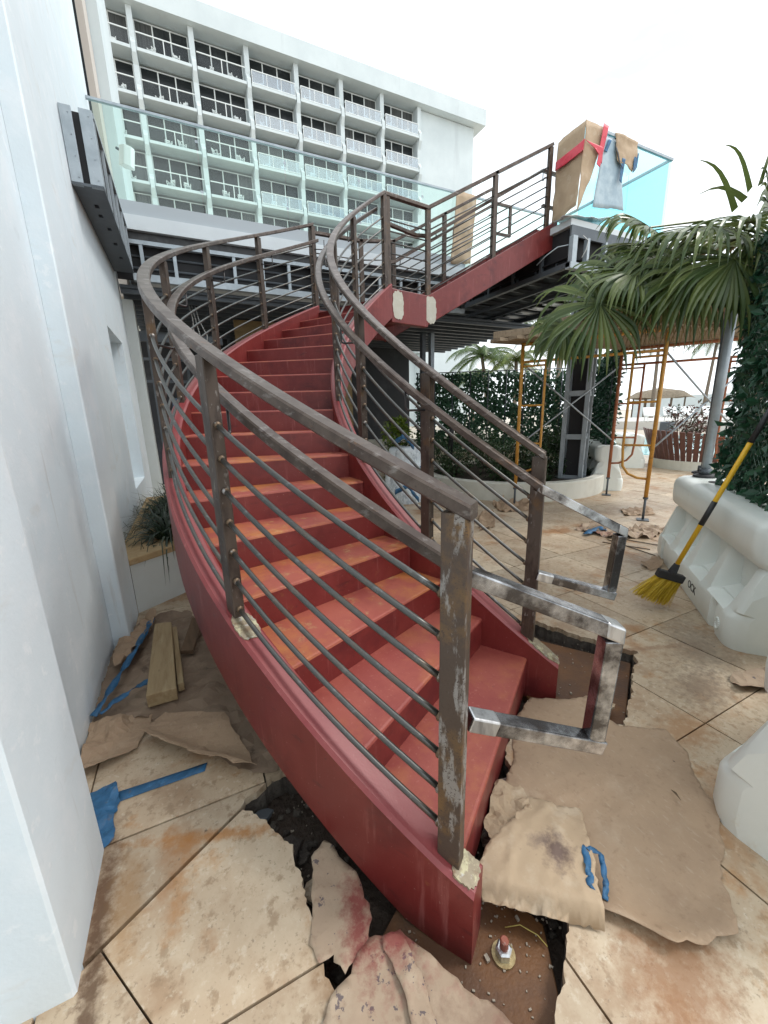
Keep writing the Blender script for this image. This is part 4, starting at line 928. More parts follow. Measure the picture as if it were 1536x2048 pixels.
BIG = [(1.454, 1.294), (1.604, 1.207), (1.735, 1.16), (1.67, 1.014), (1.678, 0.956), (1.849, 0.85), (1.807, 0.742), (1.682, 0.639), (1.625, 0.526), (1.472, 0.446), (1.357, 0.403), (1.268, 0.318), (1.231, 0.308), (1.145, 0.329), (1.033, 0.359), (1.007, 0.411), (0.948, 0.499), (0.86, 0.62), (0.80, 0.76), (0.94, 0.952), (1.105, 1.045), (1.25, 1.22)]
def big_z(x, y):
    e = edge_dist((x, y), (1.033, .359), (.948, .499)); f = edge_dist((x, y), (1.268, .318), (1.033, .359))
    return .028 * math.exp(-(e / .05) ** 2) + .018 * math.exp(-(f / .05) ** 2)
sheet('kraft_paper_sheet', BIG, 'large stained kraft paper sheet covering the tiles right of the stair foot', PAPER, .004, .003, 1, .018, big_z, freq=4, creases=9, crz=.003, jagamp=.007)
FLAP = [(1.012, 0.872), (1.147, 0.758), (1.045, 0.643), (0.975, 0.562), (0.905, 0.480), (0.79, 0.570), (0.640, 0.695), (0.640, 0.752), (0.724, 0.790), (0.879, 0.82)]
def flap_z(x, y):
    e = min(edge_dist((x, y), (.905, .480), (.79, .570)), edge_dist((x, y), (.79, .570), (.640, .695)))
    t = min(1, e / .035); back = edge_dist((x, y), (1.012, .872), (1.147, .758))
    return .062 * math.sin(t * math.pi / 2) * min(1, .25 + back / .22) - .012
sheet('kraft_paper_fold', FLAP, 'folded back clean kraft paper flap with a sooty mark beside the stair foot', PAPERG, .014, .004, 2, .013, flap_z, freq=6, creases=7, crz=.005)
sheet('crumpled_paper', [(0.955, 0.99), (1.03, 0.931), (0.96, 0.80), (0.848, 0.767), (0.78, 0.80), (.80, .88)], 'crumpled kraft paper edge pushed against the first riser', PAPERG, .012, .034, 3, .014, freq=10)
sheet('soot_mark', [(0.905, 0.715), (0.951, 0.699), (0.883, 0.647), (0.833, 0.647), (0.824, 0.677), (0.861, 0.709)], None, mat('soot_grey', (.13, .095, .085), .9, layers=[((.42, .32, .23), 60, .45, .55, 1.0)]), .058, .002, 31, .02) if False else None
# blue tape hanging off the fold
bt = thing('blue_tape', 'torn loop of blue tape hanging from the paper fold', 'tape', (.95, .52, .02))
ribbon('tape_strip', [(1.011, 0.637, 0.070), (1.047, 0.604, 0.060), (1.006, 0.551, 0.040), (0.961, 0.521, 0.030)], .018, None, TAPEB, 1, par=bt)
ribbon('tape_strip', [(1.009, 0.631, 0.070), (0.957, 0.577, 0.070), (0.924, 0.537, 0.065), (0.924, 0.513, 0.012)], .022, None, TAPEB, 2, par=bt)
sheet('kraft_paper_sheet', [(0.262, 1.099), (0.315, 0.967), (0.325, 0.826), (0.284, 0.765), (0.216, 0.738), (0.198, 0.73), (0.186, 0.789), (0.148, 0.785), (0.128, 0.838), (0.174, 0.965), (.20, 1.06)], 'torn paper strip with red overspray left of the stringer foot', PAPERR, .004, .007, 4, .02, freq=6)
sheet('kraft_paper_sheet', [(0.215, 0.724), (0.289, 0.772), (0.380, 0.752), (0.421, 0.681), (0.455, 0.607), (0.496, 0.533), (0.575, 0.422), (.60, .30), (0.05, 0.545), (0.102, 0.645), (0.151, 0.71)], 'torn paper with dark drips and red overspray at the bottom edge', PAPERR, .004, .008, 5, .02, freq=7)
sheet('paper_strip', [(0.322, 0.752), (0.371, 0.735), (0.377, 0.639), (0.367, 0.525), (0.311, 0.548), (0.322, 0.645)], 'pale paper strip lying over the torn bottom paper', PAPERR, .016, .004, 13, .018, freq=9)
# left of the stair
def shc_z(x, y):
    e = min(edge_dist((x, y), (0.063, 1.451), (-.169, 1.659)), edge_dist((x, y), (-.169, 1.659), (-.376, 1.889)))
    return .05 * math.exp(-(e / .05) ** 2) + .02
sheet('kraft_paper_sheet', [(-.63, 2.835), (-.55, 3.05), (-.435, 3.30), (-.16, 3.25), (.0, 2.6), (.10, 1.929), (.20, 1.52), (.165, 1.46), (.066, 1.496), (-.354, 2.068), (-.615, 2.171)], 'crumpled dirty kraft paper between the white wall and the stairs', mat('dirty_kraft_paper', (.27, .195, .135), .8, layers=[((.20, .135, .09), 3, .42, .62, .8), ((.36, .27, .19), 8, .55, .7, .6), ((.09, .06, .045), 14, .62, .7, .7)], bump=(20, .5, .01)), .005, .045, 6, .04, freq=5)
sheet('kraft_paper_sheet', [(-0.37, 1.936), (-0.28, 2.036), (-0.007, 1.893), (0.05, 1.624), (0.083, 1.451), (0.0, 1.502), (-0.169, 1.659), (-0.376, 1.889)], 'kraft paper flap with a curled edge left of the stringer', PAPER, .02, .012, 7, .022, shc_z, freq=5)
sheet('kraft_paper_sheet', [(-0.618, 2.15), (-0.408, 2.12), (-0.34, 2.09), (-0.368, 1.966), (-0.391, 1.879), (-0.50, 1.80), (-0.605, 1.80)], 'torn stained kraft paper against the white wall', PAPER, .012, .04, 8, .025, freq=6)
sheet('blue_tape', [(-0.442, 1.664), (-0.104, 1.650), (-0.116, 1.608), (-0.43, 1.612)], 'straight strip of blue tape across a pale tile near the wall', TAPEB, .003, .001, 9, .03, cat='tape', jagamp=.001, creases=0)
sheet('blue_tape', [(-0.56, 1.701), (-0.457, 1.712), (-0.431, 1.627), (-0.428, 1.45), (-0.46, 1.42), (-.56, 1.5)], 'wide patch of blue tape at the pilaster foot', TAPEB, .005, .012, 10, .02, cat='tape', freq=14)
ribbon('blue_tape', [(-.60, 2.16, .05), (-.53, 2.40, .075), (-.47, 2.65, .085), (-.42, 2.95, .08), (-.40, 3.15, .06)], .036, 'crumpled blue tape running along the wall paper', TAPEB, 5)
ribbon('blue_tape', [(-.57, 2.15, .06), (-.46, 2.26, .07), (-.32, 2.36, .06)], .034, 'short blue tape strip beside the timber offcut', TAPEB, 6)
sheet('kraft_paper_roll', [(-.60, 2.85), (-.52, 3.0), (-.44, 3.22), (-.37, 3.2), (-.42, 2.9), (-.52, 2.55), (-.58, 2.6)], 'rolled up paper edge standing against the pilaster', PAPER, .05, .06, 11, .025, freq=9)
tm = thing('timber_offcut', 'thick rough timber offcut lying left of the stairs', 'timber', (-.3, 2.5, 0))
mb = MB(); mb.prism([(-.362, 2.125), (-.222, 2.125), (-.268, 2.93), (-.372, 2.95)], .03, .105); mb.build('beam', WOOD, tm, bevel=.006)
mb = MB(); mb.prism([(-.221, 2.20), (-.19, 2.20), (-.238, 2.90), (-.267, 2.90)], .025, .075); mb.build('batten', WOOD, tm, bevel=.004)
tm2 = MB().prism([(-.14, 3.02), (-.07, 2.96), (-.14, 2.55), (-.215, 2.58)], .03, .06).build('timber_offcut', mat('dark_timber', (.15, .09, .05), .8, layers=[((.09, .055, .03), (30, 4, 30), .45, .6, .8)]), None, bevel=.004)
tag(tm2, 'short dark timber offcut next to the stringer', 'timber')
# broken tile chunks, grit and flakes in the pit
def chunk(u, v, z, s, seed, matl, label, name='tile_fragment', cat='rubble'):
    rnd = random.Random(seed); n = 6
    poly = [(u + s * math.cos(i * 2 * math.pi / n + rnd.uniform(-.3, .3)) * rnd.uniform(.6, 1.1), v + s * .7 * math.sin(i * 2 * math.pi / n) * rnd.uniform(.6, 1.1)) for i in range(n)]
    mb = MB().prism(poly, z, z + s * .35); mb.v = [(p[0], p[1], p[2] + (p[0] - u) * rnd.uniform(-.3, .3)) for p in mb.v]
    o = mb.build(name, matl, None, bevel=.003); tag(o, label, cat); return o
chunk(.13, 1.20, -.10, .07, 1, MORTAR, 'dark mortar lump in the trench left of the stringer')
chunk(.20, 1.02, -.10, .06, 2, TILE, 'tan tile fragment in the trench by the torn strip')
chunk(.08, 1.36, -.08, .05, 3, GALVD, 'dark wedge at the top of the trench')
chunk(.74, .78, -.07, .035, 4, SILV, 'shiny scrap beside the stringer end')
chunk(1.02, .98, -.06, .07, 5, mat('splintered_wood', (.22, .13, .10), .8, layers=[((.5, .44, .38), (20, 60, 20), .5, .62, .8), ((.12, .03, .03), 20, .55, .65, .7)]), 'splintered red stained wood under the first riser')
chunk(.86, .88, -.09, .09, 6, MATS['splintered_wood'], 'splintered grey wood end beside the crumpled paper')
chunk(1.60, 1.16, -.02, .05, 7, RUBBER, 'black rubber scrap beside the right stringer foot')
chunk(1.78, 1.08, -.02, .045, 8, PAPERG, 'torn paper scrap on the rear base plate')
gr = MB(); rg = random.Random(4)
for i in range(420):
    a = rg.random()
    if a < .55: u, v, z = rg.uniform(.40, .88), rg.uniform(.42, .95), -.069
    elif a < .8: u, v, z = rg.uniform(.02, .3), rg.uniform(.75, 1.4), -.118
    else: u, v, z = rg.uniform(1.5, 2.2), rg.uniform(1.05, 1.7), -.061
    if not inpoly((u, v), PIT): continue
    s_ = rg.uniform(.0015, .005) * (2.2 if rg.random() < .08 else 1); gr.box((u, v, z + s_ * .4), (s_ * 1.6, s_, s_ * .8), rg.uniform(0, 3))
tag(gr.build('grit', mat('pale_grit', (.34, .29, .23), .8)), 'pale grit and paint flakes scattered in the stair pit', 'grit', kind='stuff')
rk = MB()
for i in range(70):
    u, v = (rg.uniform(.02, .34), rg.uniform(.72, 1.42)) if rg.random() < .7 else (rg.uniform(.70, .90), rg.uniform(.45, .95))
    if not inpoly((u, v), PIT): continue
    s_ = rg.uniform(.008, .026); o_ = len(rk.v); rk.ball((u, v, -.112 + s_ * .4), s_, 6, (1, rg.uniform(.6, 1), rg.uniform(.4, .8)))
    for q in range(o_, len(rk.v)): p_ = Vector(rk.v[q]); rk.v[q] = tuple(p_ + Vector((mnoise.noise(p_ * 60), mnoise.noise(p_ * 70), mnoise.noise(p_ * 80))) * s_ * .5)
tag(rk.build('rubble', MORTAR), 'broken mortar rubble in the trench round the stair foot', 'rubble', kind='stuff')
tw = MB(); tw.path([(0.685, 0.644, -0.060), (0.726, 0.624, -0.050), (0.755, 0.582, -0.050), (0.765, 0.553, -0.060)], .0016, 5)
tag(tw.build('twig', mat('dry_straw', (.45, .36, .10), .7), smooth=True), 'thin yellow straw on the rusty base plate', 'twig')
lf = sheet('dry_leaf', [(1.524, 0.646), (1.527, 0.626), (1.510, 0.603), (1.503, 0.620)], 'small curled dry leaf on the large paper sheet', mat('dry_leaf_brown', (.12, .075, .04), .7), .012, .01, 12, .02, cat='leaf')
# litter by the scaffold and the barriers
for nm, poly, lab, mt, am in (
    ('crumpled_paper', [(4.245, 3.290), (4.872, 3.480), (4.672, 2.987), (5.241, 2.966), (5.128, 2.718), (4.686, 2.603), (4.278, 2.841)], 'crumpled brown paper and tape heap under the right scaffold leg', PAPERR, .07),
    ('crumpled_paper', [(4.316, 4.912), (5.034, 5.160), (5.122, 4.627), (4.611, 4.248), (4.075, 4.466)], 'torn brown paper under the left scaffold leg', PAPER, .12),
    ('crumpled_paper', [(3.604, 4.406), (4.087, 4.647), (3.470, 3.883), (3.201, 3.855)], 'small paper scrap behind the inner railing', PAPER, .08),
    ('crumpled_paper', [(2.522, 0.905), (2.735, 0.893), (2.805, 0.830), (2.608, 0.745), (2.461, 0.822)], 'dirty torn paper at the foot of the broom barrier', PAPERR, .05),
    ('crumpled_paper', [(3.780, 2.179), (4.106, 2.231), (3.897, 2.039), (3.712, 2.043)], 'small brown paper scrap beside the barrier foot', PAPER, .04),
    ('crumpled_paper', [(5.676, 3.668), (6.192, 3.540), (5.803, 3.236), (5.407, 3.411)], 'thin torn paper behind the scaffold foot', PAPER, .05)):
    sheet(nm, poly, lab, mt, .004, am, len(lab), .05, freq=8)
ribbon('blue_tape', [(4.119, 3.052, 0.030), (4.423, 3.115, 0.050), (4.490, 3.027, 0.030)], .07, 'blue tape scrap on the paper heap by the scaffold', TAPEB, 8)
for i, (x0, y0, x1, y1) in enumerate(((1205, 1085, 1300, 1100), (1215, 1080, 1310, 1112), (1240, 1078, 1320, 1092))):
    st = MB(); st.path([(*_p, .006) for _p in (((4.090, 2.800), (4.288, 2.391)), ((4.220, 2.831), (4.149, 2.257)), ((4.375, 2.785), (4.508, 2.416)))[i]], .005, 5)
    tag(st.build('palm_straw', mat('dark_straw', (.10, .07, .05), .8)), ('first', 'second', 'third')[i] + ' dark dry palm straw lying on the tiles near the barrier', 'straw', 'palm straws near the barrier')

# ================================================================== LEFT PLANTER
pl = thing('wall_planter', 'low white planter with tan stone cap and grassy plants by the left wall', 'planter', (-.2, 3.6, 0))
pf = [(-.524, 3.425), (.45, 4.15), (.30, 4.32), (-.524, 3.64)]
MB().prism(pf, -.12, .40).build('front_wall', PLASTER2, pl)
MB().prism([(-.524, 3.40), (.46, 4.13), (.28, 4.36), (-.36, 3.87), (-.36, 6.2), (-.615, 6.2), (-.615, 3.40 + .03), (-.524, 3.43)], .401, .455).build('stone_cap', STONECAP, pl, bevel=.008)
MB().prism([(-.60, 3.7), (.3, 4.3), (.3, 6.4), (-.60, 6.4)], -.1, .34).build('soil', SOIL, pl)
def strap_plant(c, n, L, label, par=None, matl=None, seed=0, name='grass_clump', w=.012):
    rnd = random.Random(seed); mb = MB()
    for i in range(n):
        a = rnd.uniform(0, 2 * math.pi); el = rnd.uniform(.75, 1.5); l = L * rnd.uniform(.6, 1.15); d = Vector((math.cos(a), math.sin(a), 0)); s_ = Vector((-d.y, d.x, 0)) * w * rnd.uniform(.7, 1.2)
        b = Vector(c) + d * rnd.uniform(0, .05); N = 5; o = len(mb.v)
        for j in range(N + 1):
            t = j / N; ang = el - t * t * rnd.uniform(.5, 1.3)
            p = b + (d * math.cos(ang) + Vector((0, 0, math.sin(ang)))) * l * t * .95
            ww = (1 - t ** 2) + .02
            mb.v += [tuple(p - s_ * ww), tuple(p + s_ * ww)]
        for j in range(N): mb.f.append((o + 2 * j, o + 2 * j + 1, o + 2 * j + 3, o + 2 * j + 2)); mb.mi.append(0)
    o = mb.build(name, matl or leafmat('dark_strap_leaf', (.016, .030, .016), (.035, .06, .028), .4), par, smooth=True)
    if label: tag(o, label, 'plant')
    return o
rs = random.Random(9)
SPOTS = [(-.26, 3.98), (-.05, 4.25), (-.25, 4.5), (.05, 4.6), (-.3, 4.85), (-.05, 4.95), (.12, 4.9), (-.28, 5.25), (0, 5.4), (-.2, 5.7)]
NTH = ['nearest', 'second', 'third', 'fourth', 'fifth', 'sixth', 'seventh', 'eighth', 'ninth', 'farthest']
for i, (u, v) in enumerate(SPOTS):
    o = strap_plant((u, v, .33), 170, .50, NTH[i] + ' dark strap leaved grass clump in the wall planter', seed=i + 40); o['group'] = 'grass clumps in the wall planter'

# ================================================================== WATER BARRIERS
def smooth(a, b, x):
    t = max(0, min(1, (x - a) / (b - a))); return t * t * (3 - 2 * t)
def barrier(a, b, label, hgt=.82, wid=1.0, group='white water filled barriers'):
    """a far centre, b near centre on the floor"""
    a, b = Vector((a[0], a[1], 0)), Vector((b[0], b[1], 0)); L = (b - a).length; d = (b - a) / L; n = Vector((-d.y, d.x, 0))
    t = thing('water_barrier', label, 'barrier', tuple((a + b) / 2), group)
    zs_ = [0, .012, .05, .12, .19, .215, .235, .25, .29, .34, .40, .46, .50, .525, .55, .58, .66, .74, .775, .80, .815]
    def hw(z, s):
        q = s / L
        end = min(q, 1 - q) * L
        notch = .03 * (smooth(.11, .118, q) - smooth(.16, .168, q) + smooth(.832, .84, q) - smooth(.882, .89, q)) if z < .2 else 0
        base = .29 - notch
        rib = 0
        for c_ in (.03, .27, .5, .73, .97):
            e = abs(q - c_) * L; w_ = .035 + .16 * max(0, (.48 - z)) ; rib = max(rib, 1 - smooth(w_, w_ + .018, e))
        if z <= .012: r_ = base - .014
        elif z <= .19: r_ = base
        elif z <= .215: r_ = base - .008
        elif z <= .5:
            mid = .105 if z > .25 else .19
            ribw = .265 - (z - .235) * .33
            r_ = mid + (max(ribw, mid) - mid) * rib
        elif z <= .525: r_ = .165
        elif z <= .55: r_ = .20
        elif z <= .58: r_ = .222
        elif z <= .74: r_ = .23
        elif z <= .775: r_ = .222
        elif z <= .80: r_ = .20
        else: r_ = .165
        r_ -= .10 * (1 - math.sqrt(max(0, 1 - (1 - min(1, end / .09)) ** 2))) * (1 if z < .25 or z > .5 else .3)
        return r_ * wid
    NS = 190; mb = MB(); ss = [L * i / NS for i in range(NS + 1)]; nz = len(zs_)
    for s in ss:
        top = .01 * math.sin(s * 9) ** 2
        for sg in (1, -1):
            for z in (zs_ if sg == 1 else zs_[::-1]):
                zz = z * hgt / .815; mb.v.append(tuple(a + d * s + n * sg * hw(z, s) + Vector((0, 0, zz))))
    m2 = 2 * nz
    for i in range(NS):
        for j in range(m2):
            k = (j + 1) % m2
            mb.f.append((i * m2 + j, (i + 1) * m2 + j, (i + 1) * m2 + k, i * m2 + k)); mb.mi.append(0)
    mb.f.append(tuple(range(m2))); mb.f.append(tuple(NS * m2 + j for j in range(m2))[::-1]); mb.mi += [0, 0]
    body = mb.build('shell', PLAST, t, smooth=True)
    body.data.set_sharp_from_angle(angle=math.radians(38))
    for f in body.data.polygons:
        if len(f.vertices) > 4: f.use_smooth = False
    for q in (.22, .78):
        c_ = a + d * L * q; w = MB(); w.path([c_ + Vector((0, 0, hgt - .005)), c_ + Vector((0, 0, hgt + .006))], .06, 18); w.build('filler_cap', RUBBER, t)
    w = MB(); c_ = b - d * .12 + n * -.275 * wid + Vector((0, 0, .11)); 
    return t, a, b, d, n
tA, aA, bA, dA, nA = barrier((4.47, 2.12), (3.03, .85), 'white plastic water barrier with the broom leaning on it')
# drain plug ring on the near foot, facing the stairs
for sg in (1,):
    side = nA if nA.dot(Vector((-1, 1, 0))) > 0 else -nA
    c_ = bA - dA * .16 + side * .29 + Vector((0, 0, .10)); mb = MB()
    for i in range(16):
        t1, t2 = 2 * math.pi * i / 16, 2 * math.pi * (i + 1) / 16
        mb.tube(c_ + dA * .028 * math.cos(t1) + Vector((0, 0, .036 * math.sin(t1))), c_ + dA * .028 * math.cos(t2) + Vector((0, 0, .036 * math.sin(t2))), .008, 6)
    mb.build('drain_ring', PLAST, tA, smooth=True)
cu_ = bpy.data.curves.new('lettering', 'FONT'); cu_.body = 'OCK'; cu_.size = .085; cu_.extrude = .001
to = bpy.data.objects.new('lettering', cu_); COL.objects.link(to)
dg = bpy.context.evaluated_depsgraph_get(); tme = bpy.data.meshes.new_from_object(to.evaluated_get(dg)); bpy.data.objects.remove(to)
tme.materials.clear(); tme.materials.append(RUBBER)
lo_ = bpy.data.objects.new('lettering', tme); COL.objects.link(lo_); attach(lo_, tA)
Mx = Matrix.Identity(4); Xv = dA; Zv = side; Yv = Vector((0, 0, 1))
for i in range(3): Mx[i][0] = Xv[i]; Mx[i][1] = Yv[i]; Mx[i][2] = Zv[i]
Pl = aA + dA * ((aA.xy - Vector((3.03, .85))).length - .80) + side * .2915 + Vector((0, 0, .09)); Mx[0][3], Mx[1][3], Mx[2][3] = Pl
lo_.matrix_basis = Mx
barrier((3.4, .27), (1.56, .27), 'white plastic water barrier end cut off by the right edge', .80)
barrier((8.1, 6.05), (6.85, 4.75), 'white plastic water barrier standing beside the steel column', .82)
barrier((11.2, 7.4), (10.0, 6.3), 'farthest white water barrier near the pool opening', .82)
# ------------------------------------------------------------------ BROOM
br = thing('push_broom', 'yellow handled broom with yellow bristles leaning on the white barrier', 'broom', (3.02, 1.55, 0))
nk, tp = Vector((3.08, 1.55, .27)), Vector((3.30, 1.26, 1.42)); hd = (tp - nk).normalized()
MB().path([nk + hd * .05, tp], .0155, 12).build('handle', BROOMY, br, smooth=True)
for s0, s1 in ((.42, .60), (1.02, 1.26)):
    MB().path([nk + hd * s0, nk + hd * s1], .0175, 12).build('grip', RUBBER, br, smooth=True)
ax_ = (RX * .55 + Vector((0, 0, -1)) * .83); ax_ = (ax_ - hd * ax_.dot(hd)).normalized(); ay_ = hd.cross(ax_).normalized()
mb = MB(); hc = nk - hd * .005
mb.box(hc, (.19, .05, .06), axes=(ax_, ay_, hd)); mb.path([hc + hd * .02, nk + hd * .1], [.032, .02], 10); mb.build('head_block', RUBBER, br, bevel=.008)
bm_ = MB(); rb = random.Random(3)
for i in range(620):
    s_ = rb.uniform(-.09, .09); q_ = rb.uniform(-.02, .02); p = hc + ax_ * s_ + ay_ * q_ - hd * .03
    dirv = (-hd * 1.0 + ax_ * s_ * 3.2 - RX * .55 * rb.uniform(.6, 1.1) + ay_ * q_ * 4 + Vector((rb.uniform(-.12, .12), rb.uniform(-.12, .12), 0))).normalized(); l_ = .19 * rb.uniform(.8, 1.08)
    e1 = p + dirv * l_ * .5; e2 = p + dirv * l_ + Vector((0, 0, -.015)); e2.z = max(e2.z, .004); e1.z = max(e1.z, .006)
    sd_ = dirv.cross(Vector((rb.uniform(-1, 1), rb.uniform(-1, 1), rb.uniform(-1, 1)))).normalized() * .0022
    bm_.add([p - sd_, p + sd_, e1 + sd_, e1 - sd_, e2 + sd_ * .6, e2 - sd_ * .6], [(0, 1, 2, 3), (3, 2, 4, 5)])
tag(bm_.build('bristles', BRIST, br), kind='stuff')

# ================================================================== FOLIAGE HELPERS
def leaf(mb, p, d, nrm, L, W, fold=.25):
    d = d.normalized(); s_ = d.cross(nrm)
    if s_.length < 1e-4: s_ = d.cross(Vector((1, 0, 0)))
    s_.normalize(); u_ = s_.cross(d).normalized()
    mb.add([p, p + d * L * .45 + s_ * W + u_ * W * fold, p + d * L - u_ * L * .12, p + d * L * .45 - s_ * W + u_ * W * fold], [(0, 1, 2), (0, 2, 3)])
IVY = leafmat('ivy_leaf', (.014, .058, .032), (.035, .115, .058), .33)
IVYD = leafmat('hedge_leaf', (.035, .10, .052), (.075, .18, .095), .4)
SHRUB = leafmat('shrub_leaf', (.022, .05, .02), (.06, .11, .038), .38)
SHRUBY = leafmat('yellow_green_leaf', (.07, .14, .015), (.20, .26, .03), .4)
BARK = mat('shrub_stem', (.10, .075, .05), .8)
def ivy_panel(a, b, z0, z1, n, size, label, matl, thick=.10, seed=0, mesh_front=False, posts=True, name='ivy_fence', dens_gap=.0, post_step=None):
    a, b = Vector((a[0], a[1], 0)), Vector((b[0], b[1], 0)); d = (b - a); L = d.length; d.normalize(); nrm = Vector((d.y, -d.x, 0))
    if nrm.dot(-a) < 0: nrm = -nrm
    t = thing(name, label, 'fence', tuple((a + b) / 2 + Vector((0, 0, z0))))
    rnd = random.Random(seed); mb = MB(); k = 0
    while k < n:
        s_, z = rnd.uniform(0, L), rnd.uniform(z0, z1)
        if dens_gap and mnoise.noise(Vector((s_ * 5, z * 5, seed))) > dens_gap: k += 1; continue
        p = a + d * s_ + nrm * rnd.uniform(-thick, thick) + Vector((0, 0, z))
        dr = Vector((d.x * rnd.uniform(-1, 1), d.y * rnd.uniform(-1, 1), rnd.uniform(-1.2, .35))) + nrm * rnd.uniform(-.1, .5)
        nn_ = (nrm + Vector((rnd.uniform(-.5, .5), rnd.uniform(-.5, .5), rnd.uniform(-.2, .7)))).normalized()
        leaf(mb, p, dr, nn_, size * rnd.uniform(.6, 1.25), size * rnd.uniform(.28, .42)); k += 1
    tag(mb.build('leaves', matl, t), kind='stuff')
    if mesh_front:
        wm = MB(); st = .062; hh = z1 - z0; off = nrm * (thick * .8)
        c_ = -hh
        while c_ < L:
            for sg in (1, -1):
                s0, s1, za, zb = (c_, c_ + hh, z0, z1) if sg == 1 else (c_, c_ + hh, z1, z0)
                lo0 = max(0, s0); hi0 = min(L, s1)
                if hi0 > lo0:
                    f0, f1 = (lo0 - s0) / hh, (hi0 - s0) / hh
                    wm.tube(a + d * lo0 + off + Vector((0, 0, za + (zb - za) * f0)), a + d * hi0 + off + Vector((0, 0, za + (zb - za) * f1)), .0016, 3)
            c_ += st
        tag(wm.build('chain_link', mat('green_wire', (.14, .20, .16), .5, .3), t), kind='stuff')
    if post_step:
        s_ = 0
        while s_ <= L + .01:
            MB().tube(a + d * s_ + nrm * (thick + .01) + Vector((0, 0, max(0, z0 - .4))), a + d * s_ + nrm * (thick + .01) + Vector((0, 0, z1 + .04)), .014, 6).build('post', GALVD, t, smooth=True); s_ += post_step
        MB().tube(a + nrm * thick + Vector((0, 0, z1 + .03)), b + nrm * thick + Vector((0, 0, z1 + .03)), .012, 6).build('top_tube', GALVD, t, smooth=True)
    return t
# near ivy fence standing in the broom barrier
fa = aA + dA * .48; fb = bA + dA * .9
tI = ivy_panel((fa.x + .02, fa.y), (fb.x, fb.y), .84, 2.75, 7000, .085, 'dark green ivy screen on chain link above the broom barrier', IVY, .055, 1, mesh_front=True)
for i, (p, lean) in enumerate(((aA + dA * .10, Vector((.0, .0, 0))), (aA + dA * .02 + Vector((.14, .06, 0)), Vector((.0, .02, 0))))):
    pp = thing('fence_pole', ('bright galvanised pole on a black base plate on the broom barrier', 'thinner dark pole behind the bright galvanised pole')[i], 'pole', (p.x, p.y, .82))
    MB().tube((p.x, p.y, .84), (p.x + lean.x, p.y + lean.y, 2.72), (.036, .026)[i], 14).build('tube', (GALV, GALVD)[i], pp, smooth=True)
    MB().path([(p.x, p.y, .824), (p.x, p.y, .84), (p.x, p.y, .85)], [.095, .095, .06], 20).build('base_plate', RUBBER, pp)
    MB().path([(p.x, p.y, .85), (p.x, p.y, .90)], .05, 14).build('collar', GALVD, pp, smooth=True)
# back hedge fence and the dark return panel
ivy_panel((5.322, 8.982), (8.876, 6.724), .55, 2.40, 11000, .09, 'long green ivy screen fence with thin posts behind the round planter', IVYD, .05, 2, dens_gap=.36, post_step=.43)
ivy_panel((9.05, 6.75), (7.02, 4.86), .72, 2.58, 5200, .10, 'dark ivy screen standing on the barrier beside the steel column', IVY, .07, 3, post_step=2.7)
wl = MB(); wl.prism([(4.184, 10.858), (9.632, 7.137), (9.769, 7.238), (4.238, 10.999)], -.05, .78)
tag(wl.build('low_garden_wall', STUCCO), 'long low cream garden wall behind the planter shrubs', 'wall')
def shrub(c, r, h, n, label, matl, seed=0, size=.06, name='shrub', cat='shrub', flat=.8):
    rnd = random.Random(seed); t = thing(name, label, cat, tuple(c)); c = Vector(c); mb = MB(); st = MB()
    cl = [(c + Vector((rnd.uniform(-r, r) * .7, rnd.uniform(-r, r) * .7, rnd.uniform(.3, 1) * h * .85)), rnd.uniform(.3, .55) * r) for _ in range(11)]
    for q, rr in cl:
        st.path([c + Vector((rnd.uniform(-.05, .05), rnd.uniform(-.05, .05), 0)), (c + q) / 2 + Vector((0, 0, -.05)), q], [.012, .009, .004], 5)
        for _ in range(n // 9):
            v_ = Vector((rnd.gauss(0, 1), rnd.gauss(0, 1), rnd.gauss(0, flat))).normalized() * rr * rnd.random() ** .4
            leaf(mb, q + v_, v_ + Vector((rnd.uniform(-.1, .1), rnd.uniform(-.1, .1), rnd.uniform(-.12, .1))), Vector((rnd.uniform(-.5, .5), rnd.uniform(-.5, .5), 1)).normalized(), size * rnd.uniform(.7, 1.3), size * .26)
    tag(mb.build('foliage', matl, t), kind='stuff'); st.build('stems', BARK, t, smooth=True)
    return t
# ------------------------------------------------------------------ ROUND PLANTER
PC, PR = (5.88, 6.25), 1.74
pt = thing('round_planter', 'round white planter bed with low dark shrubs behind the right railing', 'planter', (*PC, 0))
mb = MB(); n = 72
for r0, r1, z0, z1 in ((PR - .16, PR, -.04, .31),):
    o = 0
    for i in range(n):
        t = 2 * math.pi * i / n; wob = .01 * math.sin(t * 5)
        for r_, z in ((r1 + wob, z0), (r1 + wob, z1 - .015), (r1 - .015 + wob, z1), (r0, z1), (r0, z0)): mb.v.append((PC[0] + r_ * math.cos(t), PC[1] + r_ * math.sin(t), z))
    for i in range(n):
        j = (i + 1) % n
        for q in range(5): q2 = (q + 1) % 5; mb.f.append((i * 5 + q, j * 5 + q, j * 5 + q2, i * 5 + q2)); mb.mi.append(0)
mb.build('rim_wall', STUCCO, pt)
mb = MB(); mb.prism([(PC[0] + (PR - .17) * math.cos(2 * math.pi * i / 40), PC[1] + (PR - .17) * math.sin(2 * math.pi * i / 40)) for i in range(40)], -.04, .24); mb.build('soil', SOIL, pt)
SH = [((4.75, 6.5, .24), .5, .55, SHRUB), ((5.2, 5.6, .24), .38, .38, SHRUB), ((5.6, 6.4, .24), .55, .75, SHRUB), ((6.1, 5.5, .24), .38, .42, SHRUB), ((6.5, 6.2, .24), .5, .75, SHRUB), ((7.0, 5.7, .24), .42, .75, SHRUB), ((6.0, 7.1, .24), .6, .9, SHRUB), ((5.0, 7.2, .24), .5, .85, SHRUB), ((7.2, 6.4, .24), .4, .9, SHRUB)]
